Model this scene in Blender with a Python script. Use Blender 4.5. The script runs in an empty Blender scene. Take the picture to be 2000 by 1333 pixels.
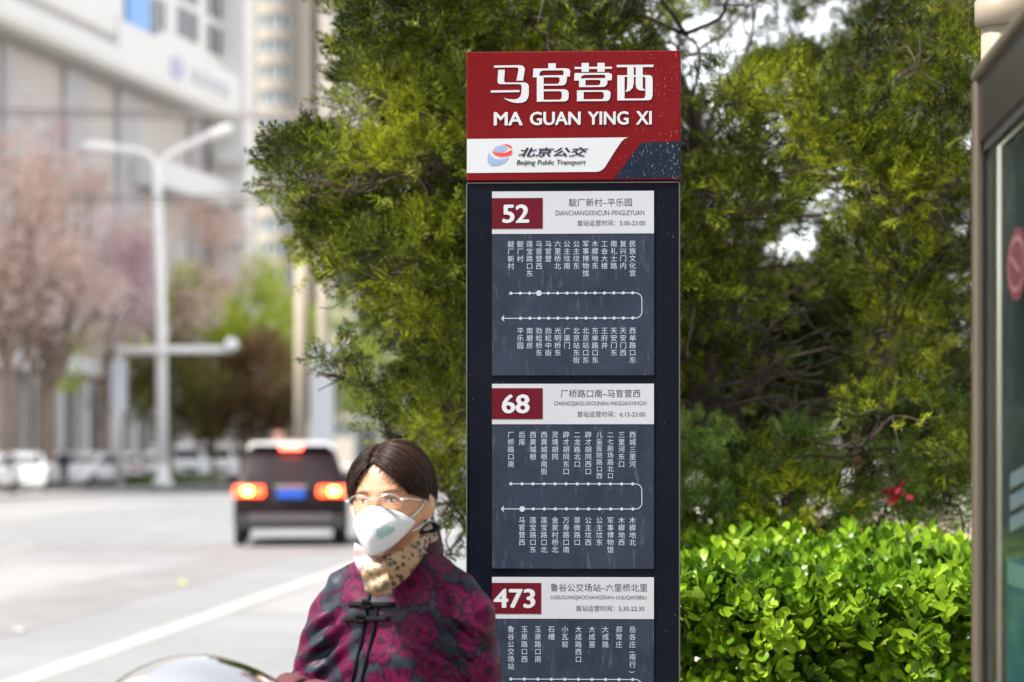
import bpy, bmesh, math, random
import numpy as np
from mathutils import Vector, Matrix, noise as mnoise
from mathutils.bvhtree import BVHTree

random.seed(7)
HAZE = 0.0
SC = bpy.context.scene
COL = SC.collection
PI = math.pi
# ------------------------------------------------------------------ camera, sky, sun, exposure
F = 85 / 36 * 2000            # focal length in photograph pixels
HY = 882.0                    # horizon row
CAMZ = 1.5
cam = bpy.data.cameras.new("camera"); camo = bpy.data.objects.new("camera", cam); COL.objects.link(camo)
camo.location = (0, 0, CAMZ); camo.rotation_euler = (PI / 2, 0, 0)
cam.lens = 85; cam.sensor_width = 36; cam.shift_y = (HY - 666.5) / 2000
cam.clip_start = 0.1; cam.clip_end = 3000
cam.dof.use_dof = True; cam.dof.focus_distance = 5.64; cam.dof.aperture_fstop = 3.0
SC.camera = camo
SUN_EL, SUN_AZ = math.radians(58), math.radians(246)     # azimuth clockwise from +Y: high on the left
w = bpy.data.worlds.new("World"); SC.world = w; w.use_nodes = True
nt = w.node_tree; nt.nodes.clear()
sky = nt.nodes.new("ShaderNodeTexSky"); sky.sky_type = 'NISHITA'; sky.sun_disc = False
sky.sun_elevation = SUN_EL; sky.sun_rotation = SUN_AZ; sky.dust_density = 1.2; sky.air_density = 1.0; sky.ozone_density = 1.0
hs = nt.nodes.new("ShaderNodeHueSaturation"); hs.inputs['Saturation'].default_value = 0.22
bg = nt.nodes.new("ShaderNodeBackground"); bg.inputs['Strength'].default_value = 0.085
wo = nt.nodes.new("ShaderNodeOutputWorld")
nt.links.new(sky.outputs[0], hs.inputs['Color']); nt.links.new(hs.outputs[0], bg.inputs[0]); nt.links.new(bg.outputs[0], wo.inputs[0])
sun = bpy.data.lights.new("sun", 'SUN'); sun.energy = 3.3; sun.angle = math.radians(5); sun.color = (1, .955, .89)
suno = bpy.data.objects.new("sun", sun); COL.objects.link(suno)
sd = Vector((math.sin(SUN_AZ) * math.cos(SUN_EL), math.cos(SUN_AZ) * math.cos(SUN_EL), math.sin(SUN_EL)))
suno.rotation_euler = sd.to_track_quat('Z', 'Y').to_euler(); suno.location = (0, 0, 60)
SC.view_settings.view_transform = 'Standard'; SC.view_settings.look = 'None'
SC.view_settings.exposure = 2.1; SC.view_settings.gamma = 1; SC.view_settings.use_curve_mapping = False
SC.cycles.use_denoising = True; SC.cycles.max_bounces = 8; SC.cycles.transparent_max_bounces = 12
SC.cycles.caustics_reflective = False; SC.cycles.caustics_refractive = False

# ------------------------------------------------------------------ helpers
def at(px, py, d):            # a point seen at photo pixel (px, py), d metres deep
    return Vector(((px - 1000) / F * d, d, CAMZ - (py - HY) / F * d))
RA = math.atan((1329 - 1000) / F)     # the road runs 4 degrees right of the view
RD = Vector((math.sin(RA), math.cos(RA), 0)); RL = Vector((math.cos(RA), -math.sin(RA), 0))
def road(lat, dist, z=0): return RL * lat + RD * dist + Vector((0, 0, z))

class NT:
    def __init__(s, m): s.m = m; s.t = m.node_tree
    def n(s, ty, **kw):
        o = s.t.nodes.new(ty)
        for k, v in kw.items():
            if k in o.inputs: o.inputs[k].default_value = v
            else: setattr(o, k, v)
        return o
    def l(s, a, b): s.t.links.new(a, b)
def c4(c): return (c[0], c[1], c[2], 1)
def mat(name, col, rough=.6, metal=0, var=0, scale=8, bump=0, bscale=None, coat=0, spec=.5, emit=None, es=1, col2=None, coord='Object', stretch=None, detail=4):
    m = bpy.data.materials.new(name); m.use_nodes = True; t = NT(m); b = t.t.nodes['Principled BSDF']
    b.inputs['Base Color'].default_value = c4(col); b.inputs['Roughness'].default_value = rough; b.inputs['Metallic'].default_value = metal
    b.inputs['Coat Weight'].default_value = coat; b.inputs['Coat Roughness'].default_value = .06; b.inputs['Specular IOR Level'].default_value = spec
    if emit: b.inputs['Emission Color'].default_value = c4(emit); b.inputs['Emission Strength'].default_value = es
    if var or bump:
        tc = t.n('ShaderNodeTexCoord'); out = tc.outputs[coord]
        if stretch:
            mp = t.n('ShaderNodeMapping'); mp.inputs['Scale'].default_value = stretch; t.l(out, mp.inputs[0]); out = mp.outputs[0]
        if var:
            nz = t.n('ShaderNodeTexNoise', Scale=scale, Detail=detail, Roughness=.65); t.l(out, nz.inputs['Vector'])
            mr = t.n('ShaderNodeMapRange'); mr.inputs[1].default_value = .3; mr.inputs[2].default_value = .7; t.l(nz.outputs['Fac'], mr.inputs[0])
            mx = t.n('ShaderNodeMix', data_type='RGBA'); t.l(mr.outputs[0], mx.inputs[0])
            a = [x * (1 - var) for x in col]; c = col2 if col2 else [min(1, x * (1 + var)) for x in col]
            mx.inputs[6].default_value = c4(a); mx.inputs[7].default_value = c4(c); t.l(mx.outputs[2], b.inputs['Base Color'])
        if bump:
            n2 = t.n('ShaderNodeTexNoise', Scale=bscale or scale * 4, Detail=3); t.l(out, n2.inputs['Vector'])
            bp = t.n('ShaderNodeBump', Strength=bump, Distance=.01); t.l(n2.outputs['Fac'], bp.inputs['Height']); t.l(bp.outputs[0], b.inputs['Normal'])
    return m
def leafmat(name, c1, c2, c3, rough=.45, trans=.3, nscale=3.0, spec=.35, single=False):
    """foliage: random tint per leaf and soft patches, light passing through"""
    m = bpy.data.materials.new(name); m.use_nodes = True; t = NT(m); b = t.t.nodes['Principled BSDF']; o = t.t.nodes['Material Output']
    g = t.n('ShaderNodeNewGeometry'); tc = t.n('ShaderNodeTexCoord'); nz = t.n('ShaderNodeTexNoise', Scale=nscale, Detail=3)
    oi = t.n('ShaderNodeObjectInfo'); t.l(oi.outputs['Location'] if single else tc.outputs['Object'], nz.inputs['Vector'])
    ad = t.n('ShaderNodeMath', operation='MULTIPLY_ADD'); t.l(oi.outputs['Random'] if single else g.outputs['Random Per Island'], ad.inputs[0]); ad.inputs[1].default_value = .55
    sb = t.n('ShaderNodeMath', operation='MULTIPLY_ADD'); t.l(nz.outputs['Fac'], sb.inputs[0]); sb.inputs[1].default_value = 2.2; sb.inputs[2].default_value = -.88
    t.l(sb.outputs[0], ad.inputs[2])
    cr = t.n('ShaderNodeValToRGB'); e = cr.color_ramp.elements; e[0].color = c4(c1); e[0].position = .1; e[1].color = c4(c3); e[1].position = .95
    k = e.new(.5); k.color = c4(c2); t.l(ad.outputs[0], cr.inputs[0])
    t.l(cr.outputs[0], b.inputs['Base Color']); b.inputs['Roughness'].default_value = rough; b.inputs['Specular IOR Level'].default_value = spec * .45
    tr = t.n('ShaderNodeBsdfTranslucent'); t.l(cr.outputs[0], tr.inputs[0]); mx = t.n('ShaderNodeMixShader'); mx.inputs[0].default_value = trans
    t.l(b.outputs[0], mx.inputs[1]); t.l(tr.outputs[0], mx.inputs[2]); t.l(mx.outputs[0], o.inputs[0])
    return m

def mesh_from(name, V, Fc, smooth=False):
    me = bpy.data.meshes.new(name); me.from_pydata([tuple(v) for v in V], [], Fc); me.update()
    if smooth: me.shade_smooth()
    return me
def quads_np(name, V, Q, n=4):       # numpy mesh, V (N,3), Q (M,n)
    me = bpy.data.meshes.new(name); V = np.ascontiguousarray(V, dtype=np.float32); Q = np.ascontiguousarray(Q, dtype=np.int32)
    me.vertices.add(len(V)); me.vertices.foreach_set('co', V.ravel())
    me.loops.add(Q.size); me.loops.foreach_set('vertex_index', Q.ravel())
    me.polygons.add(len(Q)); me.polygons.foreach_set('loop_start', np.arange(0, Q.size, n, dtype=np.int32))
    me.update(calc_edges=True); return me
def obj(name, me, m=None, parent=None, loc=None, rot=None):
    o = bpy.data.objects.new(name, me); COL.objects.link(o)
    if m is not None:
        if isinstance(m, (list, tuple)):
            for x in m: me.materials.append(x)
        elif not me.materials: me.materials.append(m)
    if parent: o.parent = parent
    if loc is not None: o.location = loc
    if rot is not None: o.rotation_euler = rot
    return o
def tag(o, label=None, cat=None, group=None, kind=None):
    if label: o['label'] = label
    if cat: o['category'] = cat
    if group: o['group'] = group
    if kind: o['kind'] = kind
    return o
def empty(name, loc, rz=0, label=None, cat=None, group=None):
    o = bpy.data.objects.new(name, None); COL.objects.link(o); o.location = loc; o.rotation_euler = (0, 0, rz); o.empty_display_size = .1
    return tag(o, label, cat, group)
def copy_tree(o, parent=None):
    c = o.copy(); COL.objects.link(c); c.parent = parent
    for ch in list(o.children): copy_tree(ch, c)
    return c
class MB:
    def __init__(s): s.v = []; s.f = []; s.mi = []; s.sm = []
    def add(s, V, Fc, mi=0, sm=False):
        n = len(s.v); s.v += [tuple(v) for v in V]; s.f += [[i + n for i in f] for f in Fc]; s.mi += [mi] * len(Fc); s.sm += [sm] * len(Fc); return s
    def box(s, x0, x1, y0, y1, z0, z1, mi=0, b=0):
        if b <= 0:
            V = [(x, y, z) for z in (z0, z1) for x, y in ((x0, y0), (x1, y0), (x1, y1), (x0, y1))]
            return s.add(V, [(3, 2, 1, 0), (4, 5, 6, 7), (0, 1, 5, 4), (1, 2, 6, 5), (2, 3, 7, 6), (3, 0, 4, 7)], mi)
        bm = bmesh.new(); bmesh.ops.create_cube(bm, size=1)
        for v in bm.verts: v.co = Vector(((x0 + x1) / 2 + v.co.x * (x1 - x0), (y0 + y1) / 2 + v.co.y * (y1 - y0), (z0 + z1) / 2 + v.co.z * (z1 - z0)))
        bmesh.ops.bevel(bm, geom=bm.edges[:], offset=b, segments=2, affect='EDGES', profile=.5)
        bm.verts.index_update(); V = [v.co[:] for v in bm.verts]; Fc = [[v.index for v in f.verts] for f in bm.faces]; bm.free()
        return s.add(V, Fc, mi)
    def loft(s, rings, caps=True, mi=0, sm=True, closed=True):
        n = len(rings[0]); V = [p for r in rings for p in r]; Fc = []
        for i in range(len(rings) - 1):
            for j in range(n if closed else n - 1):
                k = (j + 1) % n; Fc.append((i * n + j, i * n + k, (i + 1) * n + k, (i + 1) * n + j))
        if caps and closed: Fc.append(tuple(range(n - 1, -1, -1))); Fc.append(tuple((len(rings) - 1) * n + j for j in range(n)))
        return s.add(V, Fc, mi, sm)
    def tube(s, pts, r, n=8, mi=0, caps=True, flat=1.0):
        pts = [Vector(p) for p in pts]; R = r if isinstance(r, (list, tuple)) else [r] * len(pts); rings = []; up = None
        for i, p in enumerate(pts):
            d = (pts[min(i + 1, len(pts) - 1)] - pts[max(i - 1, 0)]).normalized()
            if up is None: up = d.orthogonal().normalized()
            a = (up - d * up.dot(d)).normalized(); up = a; b = d.cross(a)
            rings.append([p + (a * math.cos(2 * PI * j / n) + b * math.sin(2 * PI * j / n) * flat) * R[i] for j in range(n)])
        return s.loft(rings, caps, mi, True)
    def lathe(s, prof, n=24, c=(0, 0, 0), mi=0, caps=True):
        return s.loft([[(c[0] + r * math.cos(2 * PI * j / n), c[1] + r * math.sin(2 * PI * j / n), c[2] + z) for j in range(n)] for r, z in prof], caps, mi)
    def poly(s, P2, y0, y1, mi=0):      # an outline in the x-z plane given depth along y
        n = len(P2); V = [(x, y0, z) for x, z in P2] + [(x, y1, z) for x, z in P2]
        return s.add(V, [tuple(range(n)), tuple(range(2 * n - 1, n - 1, -1))] + [((j + 1) % n, j, j + n, (j + 1) % n + n) for j in range(n)], mi)
    def mesh(s, name):
        me = bpy.data.meshes.new(name); me.from_pydata(s.v, [], s.f); me.update()
        me.polygons.foreach_set('material_index', s.mi); me.polygons.foreach_set('use_smooth', s.sm)
        bm = bmesh.new(); bm.from_mesh(me); bmesh.ops.recalc_face_normals(bm, faces=bm.faces[:]); bm.to_mesh(me); bm.free(); return me
    def build(s, name, m, parent=None, loc=None, rot=None): return obj(name, s.mesh(name), m, parent, loc, rot)

def smooth_curve(P, n=6, closed=False):     # Catmull-Rom
    P = [Vector(p) for p in P]; out = []; N = len(P)
    for i in range(N if closed else N - 1):
        g = (lambda k: P[k % N]) if closed else (lambda k: P[max(0, min(N - 1, k))])
        a, b, c, d = g(i - 1), g(i), g(i + 1), g(i + 2)
        for k in range(n):
            t = k / n; out.append(.5 * ((2 * b) + (c - a) * t + (2 * a - 5 * b + 4 * c - d) * t * t + (3 * b - a - 3 * c + d) * t ** 3))
    if not closed: out.append(P[-1])
    return out

# ------------------------------------------------------------------ the ground and road
m_asph = mat('asphalt', (.140, .142, .146), .75, var=.2, scale=.3, bump=.25, bscale=60, detail=8, spec=.3)
m_line = mat('road_paint', (.25, .24, .22), .6, var=.12, scale=3)
m_pave = mat('paving', (.30, .28, .26), .8, var=.15, scale=2, bump=.2, bscale=30)
m_earth = mat('earth', (.16, .13, .10), .9, var=.3, scale=2, bump=.5, bscale=20)
m_kerb = mat('kerb_stone', (.42, .40, .37), .8, var=.12, scale=3)
m_grass = mat('grass_base', (.08, .14, .03), .9, var=.3, scale=3)
def ribbon(name, l0, l1, d0, d1, z, m, thick=0):
    b = MB()
    if thick: 
        P = [road(l0, d0), road(l1, d0), road(l1, d1), road(l0, d1)]
        V = [(p.x, p.y, z - thick) for p in P] + [(p.x, p.y, z) for p in P]
        b.add(V, [(3, 2, 1, 0), (4, 5, 6, 7), (0, 1, 5, 4), (1, 2, 6, 5), (2, 3, 7, 6), (3, 0, 4, 7)])
    else:
        P = [road(l0, d0, z), road(l1, d0, z), road(l1, d1, z), road(l0, d1, z)]; b.add(P, [(0, 1, 2, 3)])
    return tag(b.build(name, m), kind='structure')
g = MB(); g.add([(-900, -300, -.13), (900, -300, -.13), (900, 1400, -.13), (-900, 1400, -.13)], [(0, 1, 2, 3)]); tag(g.build('ground', m_pave), kind='structure')
ribbon('road', -22.6, -1.6, -60, 700, -.12, m_asph)
ribbon('pavement', -1.45, 1.35, -30, 500, .0, m_pave, .12)
ribbon('kerb', -1.6, -1.45, -30, 500, .005, m_kerb, .125)
ribbon('planting_bed', 1.5, 12, 0, 60, .02, m_earth, .14)
ribbon('bed_kerb', 1.35, 1.5, 0, 60, .08, m_kerb, .2)
ribbon('far_pavement', -40, -22.75, -30, 500, .0, m_pave, .12)
ribbon('far_kerb', -22.75, -22.6, -30, 500, .01, m_kerb, .13)
tag(ribbon('lane_line', -4.75, -4.53, 5, 400, -.116, m_line), 'long pale edge line running along the carriageway', kind='structure')
m_patch = mat('worn_asphalt', (.120, .115, .116), .8, var=.2, scale=1.2, bump=.2, bscale=60); m_patch2 = mat('pale_asphalt', (.158, .157, .157), .8, var=.15, scale=1.2, bump=.2, bscale=60)
ribbon('road_patch', -22.4, -4.9, 38, 41.5, -.1165, m_patch); ribbon('road_patch', -4.4, -1.7, 24, 30, -.1165, m_patch2); ribbon('road_patch', -9.6, -7.4, 17, 34, -.1165, m_patch2); ribbon('road_patch', -7.2, -5.9, 12, 95, -.117, m_patch); ribbon('road_patch', -20, -15.6, 52, 75, -.1165, m_patch2)
for i in range(22):
    tag(ribbon('lane_dash', -11.2, -11.05, 20 + i * 15, 26 + i * 15, -.116, m_line), kind='structure')
    tag(ribbon('lane_dash', -15.2, -15.05, 20 + i * 15, 26 + i * 15, -.116, m_line), kind='structure')
# ------------------------------------------------------------------ the bus stop sign
_tc = {}
def glyphs(s, off=0., shear=0., res=3):
    key = (s, off, shear)
    if key not in _tc:
        c = bpy.data.curves.new('t', 'FONT'); c.body = s; c.size = 1; c.resolution_u = res; c.offset = off; c.shear = shear; c.fill_mode = 'BOTH'
        o = bpy.data.objects.new('t', c); COL.objects.link(o); dg = bpy.context.evaluated_depsgraph_get(); dg.update()
        me = bpy.data.meshes.new_from_object(o.evaluated_get(dg))
        _tc[key] = ([v.co.copy() for v in me.vertices], [tuple(p.vertices) for p in me.polygons])
        bpy.data.objects.remove(o); bpy.data.curves.remove(c); bpy.data.meshes.remove(me)
    return _tc[key]
SS = 834.0; SCX = 1121.5
def sx(px): return (px - SCX) / SS
def sz(py): return CAMZ - (py - HY) / SS
sign = empty('bus_stop_sign', (sx(SCX) + .1457, 5.718, 0), math.radians(-2.6), 'tall red and navy bus stop sign with three route panels', 'sign')
FY = -.055          # the front face of the body
m_red = bpy.data.materials.new('red_panel')
def scuffed(name, col, amount=.5, rough=.3, coat=.3, thr=.72, xfade=None):
    m = bpy.data.materials.new(name); m.use_nodes = True; t = NT(m); b = t.t.nodes['Principled BSDF']
    tc = t.n('ShaderNodeTexCoord')
    mp = t.n('ShaderNodeMapping'); mp.inputs['Scale'].default_value = (1, 1, .3); mp.inputs['Rotation'].default_value = (0, .12, 0); t.l(tc.outputs['Object'], mp.inputs[0])
    n1 = t.n('ShaderNodeTexNoise', Scale=330, Detail=2, Roughness=.6); t.l(mp.outputs[0], n1.inputs['Vector'])
    n2 = t.n('ShaderNodeTexNoise', Scale=9, Detail=3); t.l(tc.outputs['Object'], n2.inputs['Vector'])
    sxn = t.n('ShaderNodeSeparateXYZ'); t.l(tc.outputs['Object'], sxn.inputs[0])
    a = t.n('ShaderNodeMath', operation='MULTIPLY_ADD'); t.l(sxn.outputs['X'], a.inputs[0]); a.inputs[1].default_value = .26 if xfade is None else xfade; t.l(n1.outputs['Fac'], a.inputs[2])
    a2 = t.n('ShaderNodeMath', operation='MULTIPLY_ADD'); t.l(n2.outputs['Fac'], a2.inputs[0]); a2.inputs[1].default_value = .18; t.l(a.outputs[0], a2.inputs[2])
    mr = t.n('ShaderNodeMapRange'); t.l(a2.outputs[0], mr.inputs[0]); mr.inputs[1].default_value = thr + .03; mr.inputs[2].default_value = thr + .09; mr.inputs[4].default_value = amount
    n3 = t.n('ShaderNodeTexNoise', Scale=3.5, Detail=6, Roughness=.6); t.l(tc.outputs['Object'], n3.inputs['Vector'])
    m0 = t.n('ShaderNodeMix', data_type='RGBA'); t.l(n3.outputs['Fac'], m0.inputs[0]); m0.inputs[6].default_value = c4([x * .82 for x in col]); m0.inputs[7].default_value = c4([min(1, x * 1.22 + .004) for x in col])
    mx = t.n('ShaderNodeMix', data_type='RGBA'); t.l(mr.outputs[0], mx.inputs[0]); t.l(m0.outputs[2], mx.inputs[6]); mx.inputs[7].default_value = (.4, .32, .32, 1)
    t.l(mx.outputs[2], b.inputs['Base Color']); b.inputs['Roughness'].default_value = rough; b.inputs['Coat Weight'].default_value = coat; b.inputs['Coat Roughness'].default_value = .12; b.inputs['Specular IOR Level'].default_value = .05
    return m
m_red = scuffed('red_panel', (.095, .0005, .0018), .35, .38, .05, .775)
m_slate = scuffed('slate_corner', (.0045, .009, .019), .35, .4, .05, .75)
m_navy = scuffed('navy_gloss', (.0012, .0025, .006), .2, .2, .0, .77, 0)
m_smw = mat('white_print', (.35, .36, .375), .4, var=.03, scale=6)
m_hdr = mat('header_white', (.29, .30, .32), .4, var=.04, scale=8)
m_ink = mat('dark_ink', (.012, .013, .024), .5, spec=.2)
m_gink = mat('grey_ink', (.030, .033, .048), .5)
m_nb = mat('number_red', (.070, .001, .007), .5, var=.10, scale=14, spec=.12)
m_txt = mat('pale_print', (.27, .30, .35), .45)
m_alu = mat('brushed_metal', (.10, .098, .095), .35, .8, var=.1, scale=20)
m_gblue = mat('emblem_blue', (.16, .22, .34), .4); m_gred = mat('emblem_red', (.60, .02, .01), .4)
# route map film: smeary slate blue print
def film():
    m = bpy.data.materials.new('map_film'); m.use_nodes = True; t = NT(m); b = t.t.nodes['Principled BSDF']; tc = t.n('ShaderNodeTexCoord')
    n1 = t.n('ShaderNodeTexNoise', Scale=7, Detail=6, Roughness=.7, Distortion=.8); t.l(tc.outputs['Object'], n1.inputs['Vector'])
    mp = t.n('ShaderNodeMapping'); mp.inputs['Scale'].default_value = (1, 1, .22); mp.inputs['Rotation'].default_value = (0, .5, 0); t.l(tc.outputs['Object'], mp.inputs[0])
    n2 = t.n('ShaderNodeTexNoise', Scale=90, Detail=4, Distortion=.8); t.l(mp.outputs[0], n2.inputs['Vector'])
    cr = t.n('ShaderNodeValToRGB'); e = cr.color_ramp.elements; e[0].position = .25; e[0].color = (.006, .0105, .020, 1); e[1].position = .75; e[1].color = (.021, .029, .047, 1); t.l(n1.outputs['Fac'], cr.inputs[0])
    mr = t.n('ShaderNodeMapRange'); t.l(n2.outputs['Fac'], mr.inputs[0]); mr.inputs[1].default_value = .58; mr.inputs[2].default_value = .80; mr.inputs[4].default_value = .22
    mx = t.n('ShaderNodeMix', data_type='RGBA'); t.l(mr.outputs[0], mx.inputs[0]); t.l(cr.outputs[0], mx.inputs[6]); mx.inputs[7].default_value = (.17, .18, .21, 1)
    t.l(mx.outputs[2], b.inputs['Base Color']); b.inputs['Roughness'].default_value = .42; b.inputs['Specular IOR Level'].default_value = .15; b.inputs['Coat Weight'].default_value = .02; b.inputs['Coat Roughness'].default_value = .15
    return m
m_film = film()
def prect(b, x0, y0, x1, y1, ya, yb, mi=0): b.box(sx(x0), sx(x1), ya, yb, sz(y1), sz(y0), mi); return b
# body
b = MB(); b.box(sx(913), sx(1329.5), FY, .055, 0.04, sz(356.5), b=.002); body = b.build('body', m_navy, sign)
b = MB(); b.box(sx(895), sx(1348), -.08, .08, 0.0, .05, b=.006); b.build('base_plate', m_alu, sign)
b = MB(); b.box(sx(913.5), sx(1331.5), FY - .006, .058, sz(353.5), sz(101), b=.0025); cab = b.build('header_cabinet', m_red, sign)
b = MB(); b.box(sx(917), sx(1327), -.045, .045, sz(358), sz(352)); b.build('joint_strip', m_ink, sign)
for xa, xb in ((912.2, 914.4), (1327.6, 1330)):
    b = MB(); prect(b, xa, 357.5, xb, 2100, FY - .0025, FY + .01); b.build('edge_trim', m_alu, sign)
b = MB(); prect(b, 914.6, 356.2, 1327.4, 358.0, FY - .0025, FY + .01); b.build('edge_trim', m_alu, sign)
CY = FY - .006
# white and slate shapes on the cabinet
def outline(pts): return [(sx(x), sz(y)) for x, y in pts]
Z = lambda L: [(900 + x / 4.444, 90 + y / 4.444) for x, y in L]
wh = Z([(62, 806), (1462, 800), (1430, 812), (1405, 835), (1380, 870), (1340, 930), (1290, 1010), (1262, 1055), (1240, 1078), (1215, 1091), (1190, 1097), (62, 1102)])
MB().poly(outline(wh), CY - .0008, CY + .002).build('white_band', m_smw, cab)
sl = Z([(1917, 838), (1610, 841), (1580, 848), (1560, 864), (1545, 885), (1350, 1140), (1335, 1157), (1917, 1155)])
MB().poly(outline(sl), CY - .0008, CY + .002).build('slate_band', m_slate, cab)
def textfit(s, x0, y0, x1, y1, yo, name, m, parent, off=0., shear=0., bold=0.):
    V, Fc = glyphs(s, off, shear)
    if bold:
        V0, F0 = V, Fc; V, Fc = [], []
        for k, (dx, dy) in enumerate(((0, 0), (bold, 0), (-bold, 0), (0, bold * .6), (0, -bold * .6), (bold * .7, bold * .5), (-bold * .7, -bold * .5))):
            n = len(V); V += [Vector((v.x + dx, v.y + dy, k * .006)) for v in V0]; Fc += [tuple(i + n for i in f) for f in F0]
    X = [v.x for v in V]; Y = [v.y for v in V]
    ax, bx, ay, by = min(X), max(X), min(Y), max(Y)
    W = [(sx(x0 + (v.x - ax) / (bx - ax) * (x1 - x0)), yo - v.z * .01, sz(y1 - (v.y - ay) / (by - ay) * (y1 - y0))) for v in V]
    me = mesh_from(name, W, Fc); return obj(name, me, m, parent)
TY = CY - .0008
# the four large characters, stroke by stroke
def rr(x0, y0, x1, y1, r=(0, 0, 0, 0), n=5):       # rounded rectangle; r: tl tr br bl
    P = []
    for (cx, cy, a0, q) in ((x0 + r[0], y0 + r[0], 180, r[0]), (x1 - r[1], y0 + r[1], 270, r[1]), (x1 - r[2], y1 - r[2], 0, r[2]), (x0 + r[3], y1 - r[3], 90, r[3])):
        if q == 0: P.append((cx, cy)); continue
        for k in range(n + 1): a = math.radians(a0 + 90 * k / n); P.append((cx + q * math.cos(a), cy + q * math.sin(a)))
    return P
def char(name, strokes):
    b = MB()
    for i, P in enumerate(strokes):
        P = [(900 + x / 4.444, 90 + y / 4.444) for x, y in P]
        P = outline(P); y = TY - .0004 - .00006 * i; b.add([(x, y, z) for x, z in P], [tuple(range(len(P)))])
    me = b.mesh(name); 
    return obj(name, me, m_smw, cab)
char('character', [
    [(297, 170), (520, 168), (545, 172), (560, 186), (566, 204), (550, 302), (493, 302), (511, 205), (505, 190), (490, 187), (299, 188)],
    [(335, 207), (392, 207), (386, 300), (390, 315), (405, 318), (565, 318), (588, 328), (600, 348), (600, 425), (592, 455), (575, 480), (545, 493), (500, 497), (455, 490), (415, 474), (380, 452),
     (425, 462), (470, 465), (500, 460), (522, 445), (533, 420), (538, 370), (538, 348), (530, 336), (515, 332), (350, 332), (335, 326), (328, 308)],
    [(270, 386), (519, 384), (519, 402), (270, 404)]])
char('character', [rr(770, 154, 834, 200), [(640, 198), (925, 198), (950, 204), (960, 222), (956, 270), (900, 270), (903, 224), (890, 215), (730, 215), (705, 222), (693, 240), (692, 275), (636, 275)],
    [(670, 262), (729, 262), (729, 485), (670, 487)], [(729, 258), (905, 258), (927, 266), (932, 285), (925, 322), (912, 340), (890, 347), (729, 347), (729, 333), (845, 333), (862, 325), (868, 305), (868, 285), (856, 275), (729, 275)],
    [(729, 380), (910, 380), (935, 388), (946, 408), (945, 455), (936, 476), (915, 485), (729, 486), (729, 470), (868, 470), (882, 462), (887, 445), (887, 415), (880, 400), (862, 396), (729, 396)]])
char('character', [rr(997, 187, 1321, 205), rr(1058, 153, 1121, 231), rr(1195, 153, 1258, 231),
    [(997, 240), (1290, 240), (1312, 246), (1322, 262), (1318, 305), (1262, 305), (1264, 266), (1250, 256), (1090, 256), (1065, 262), (1053, 278), (1050, 305), (994, 305)],
    [(1036, 290), (1092, 286), (1092, 362), (1036, 362)], [(1092, 286), (1262, 286), (1280, 296), (1283, 312), (1278, 342), (1262, 358), (1240, 362), (1092, 362), (1092, 348), (1200, 348), (1218, 340), (1222, 322), (1220, 306), (1205, 300), (1092, 300)],
    [(1018, 390), (1076, 390), (1076, 484), (1018, 485)], [(1076, 390), (1280, 390), (1300, 398), (1309, 414), (1306, 458), (1296, 477), (1275, 484), (1076, 484), (1076, 468), (1235, 468), (1247, 460), (1251, 445), (1250, 418), (1240, 407), (1225, 404), (1076, 404)]])
char('character', [rr(1362, 172, 1680, 192), [(1368, 262), (1430, 262), (1430, 480), (1368, 480)], [(1440, 192), (1510, 192), (1510, 330), (1500, 372), (1475, 398), (1434, 406), (1450, 385), (1454, 350), (1454, 192)],
    [(1527, 192), (1587, 192), (1587, 365), (1592, 380), (1608, 388), (1608, 396), (1560, 394), (1535, 378), (1527, 350)],
    [(1430, 262), (1642, 262), (1664, 270), (1673, 292), (1673, 440), (1662, 470), (1640, 480), (1430, 480), (1430, 464), (1590, 464), (1606, 456), (1611, 440), (1611, 292), (1604, 280), (1590, 276), (1430, 276)]])
for s, a, bb in (('MA', 966.5, 1023.5), ('GUAN', 1037, 1136.5), ('YING', 1150, 1230), ('XI', 1244, 1275)):
    textfit(s, a, 219, bb, 245.5, TY - .0006, 'lettering', m_smw, cab, .0, 0, .032)
textfit('北京公交', 1014, 288.5, 1151, 307, TY - .0006, 'lettering', m_ink, cab, 0, .3, .03)
textfit('Beijing Public Transport', 1011, 313, 1146, 325, TY - .0006, 'lettering', m_ink, cab, 0, .22, .012)
# emblem
def ell(cx, cy, rx, ry, a0=0, a1=360, n=28, tilt=0):
    P = []; ct, st = math.cos(math.radians(tilt)), math.sin(math.radians(tilt))
    for k in range(n + (a1 - a0 < 360)):
        a = math.radians(a0 + (a1 - a0) * k / n); x, y = rx * math.cos(a), ry * math.sin(a); P.append((cx + x * ct - y * st, cy + x * st + y * ct))
    return P
def zshape(name, P, yo, m): Pz = outline(Z(P)); return MB().add([(x, TY - yo, z) for x, z in Pz], [tuple(range(len(Pz)))]).build(name, m, cab)
zshape('emblem', [(252, 925), (243, 965), (240, 1000), (255, 1025), (285, 1030), (340, 1022), (385, 1000), (412, 975), (350, 985), (300, 978), (272, 955)], .0004, m_gblue)
zshape('emblem', [(255, 1035), (290, 1042), (345, 1035), (395, 1012), (428, 972), (418, 970), (385, 1000), (340, 1024), (295, 1034)], .0005, m_gblue)
zshape('emblem', ell(355, 893, 60, 28, tilt=-10), .0006, m_gblue)
zshape('emblem', [(287, 905), (310, 925), (350, 932), (400, 925), (440, 908), (458, 905), (448, 945), (410, 958), (350, 962), (305, 945), (285, 925)], .0007, m_gred)
zshape('emblem', [(360, 860), (400, 853), (435, 860), (455, 880), (440, 890), (420, 872), (390, 862)], .0007, m_gred)
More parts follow.
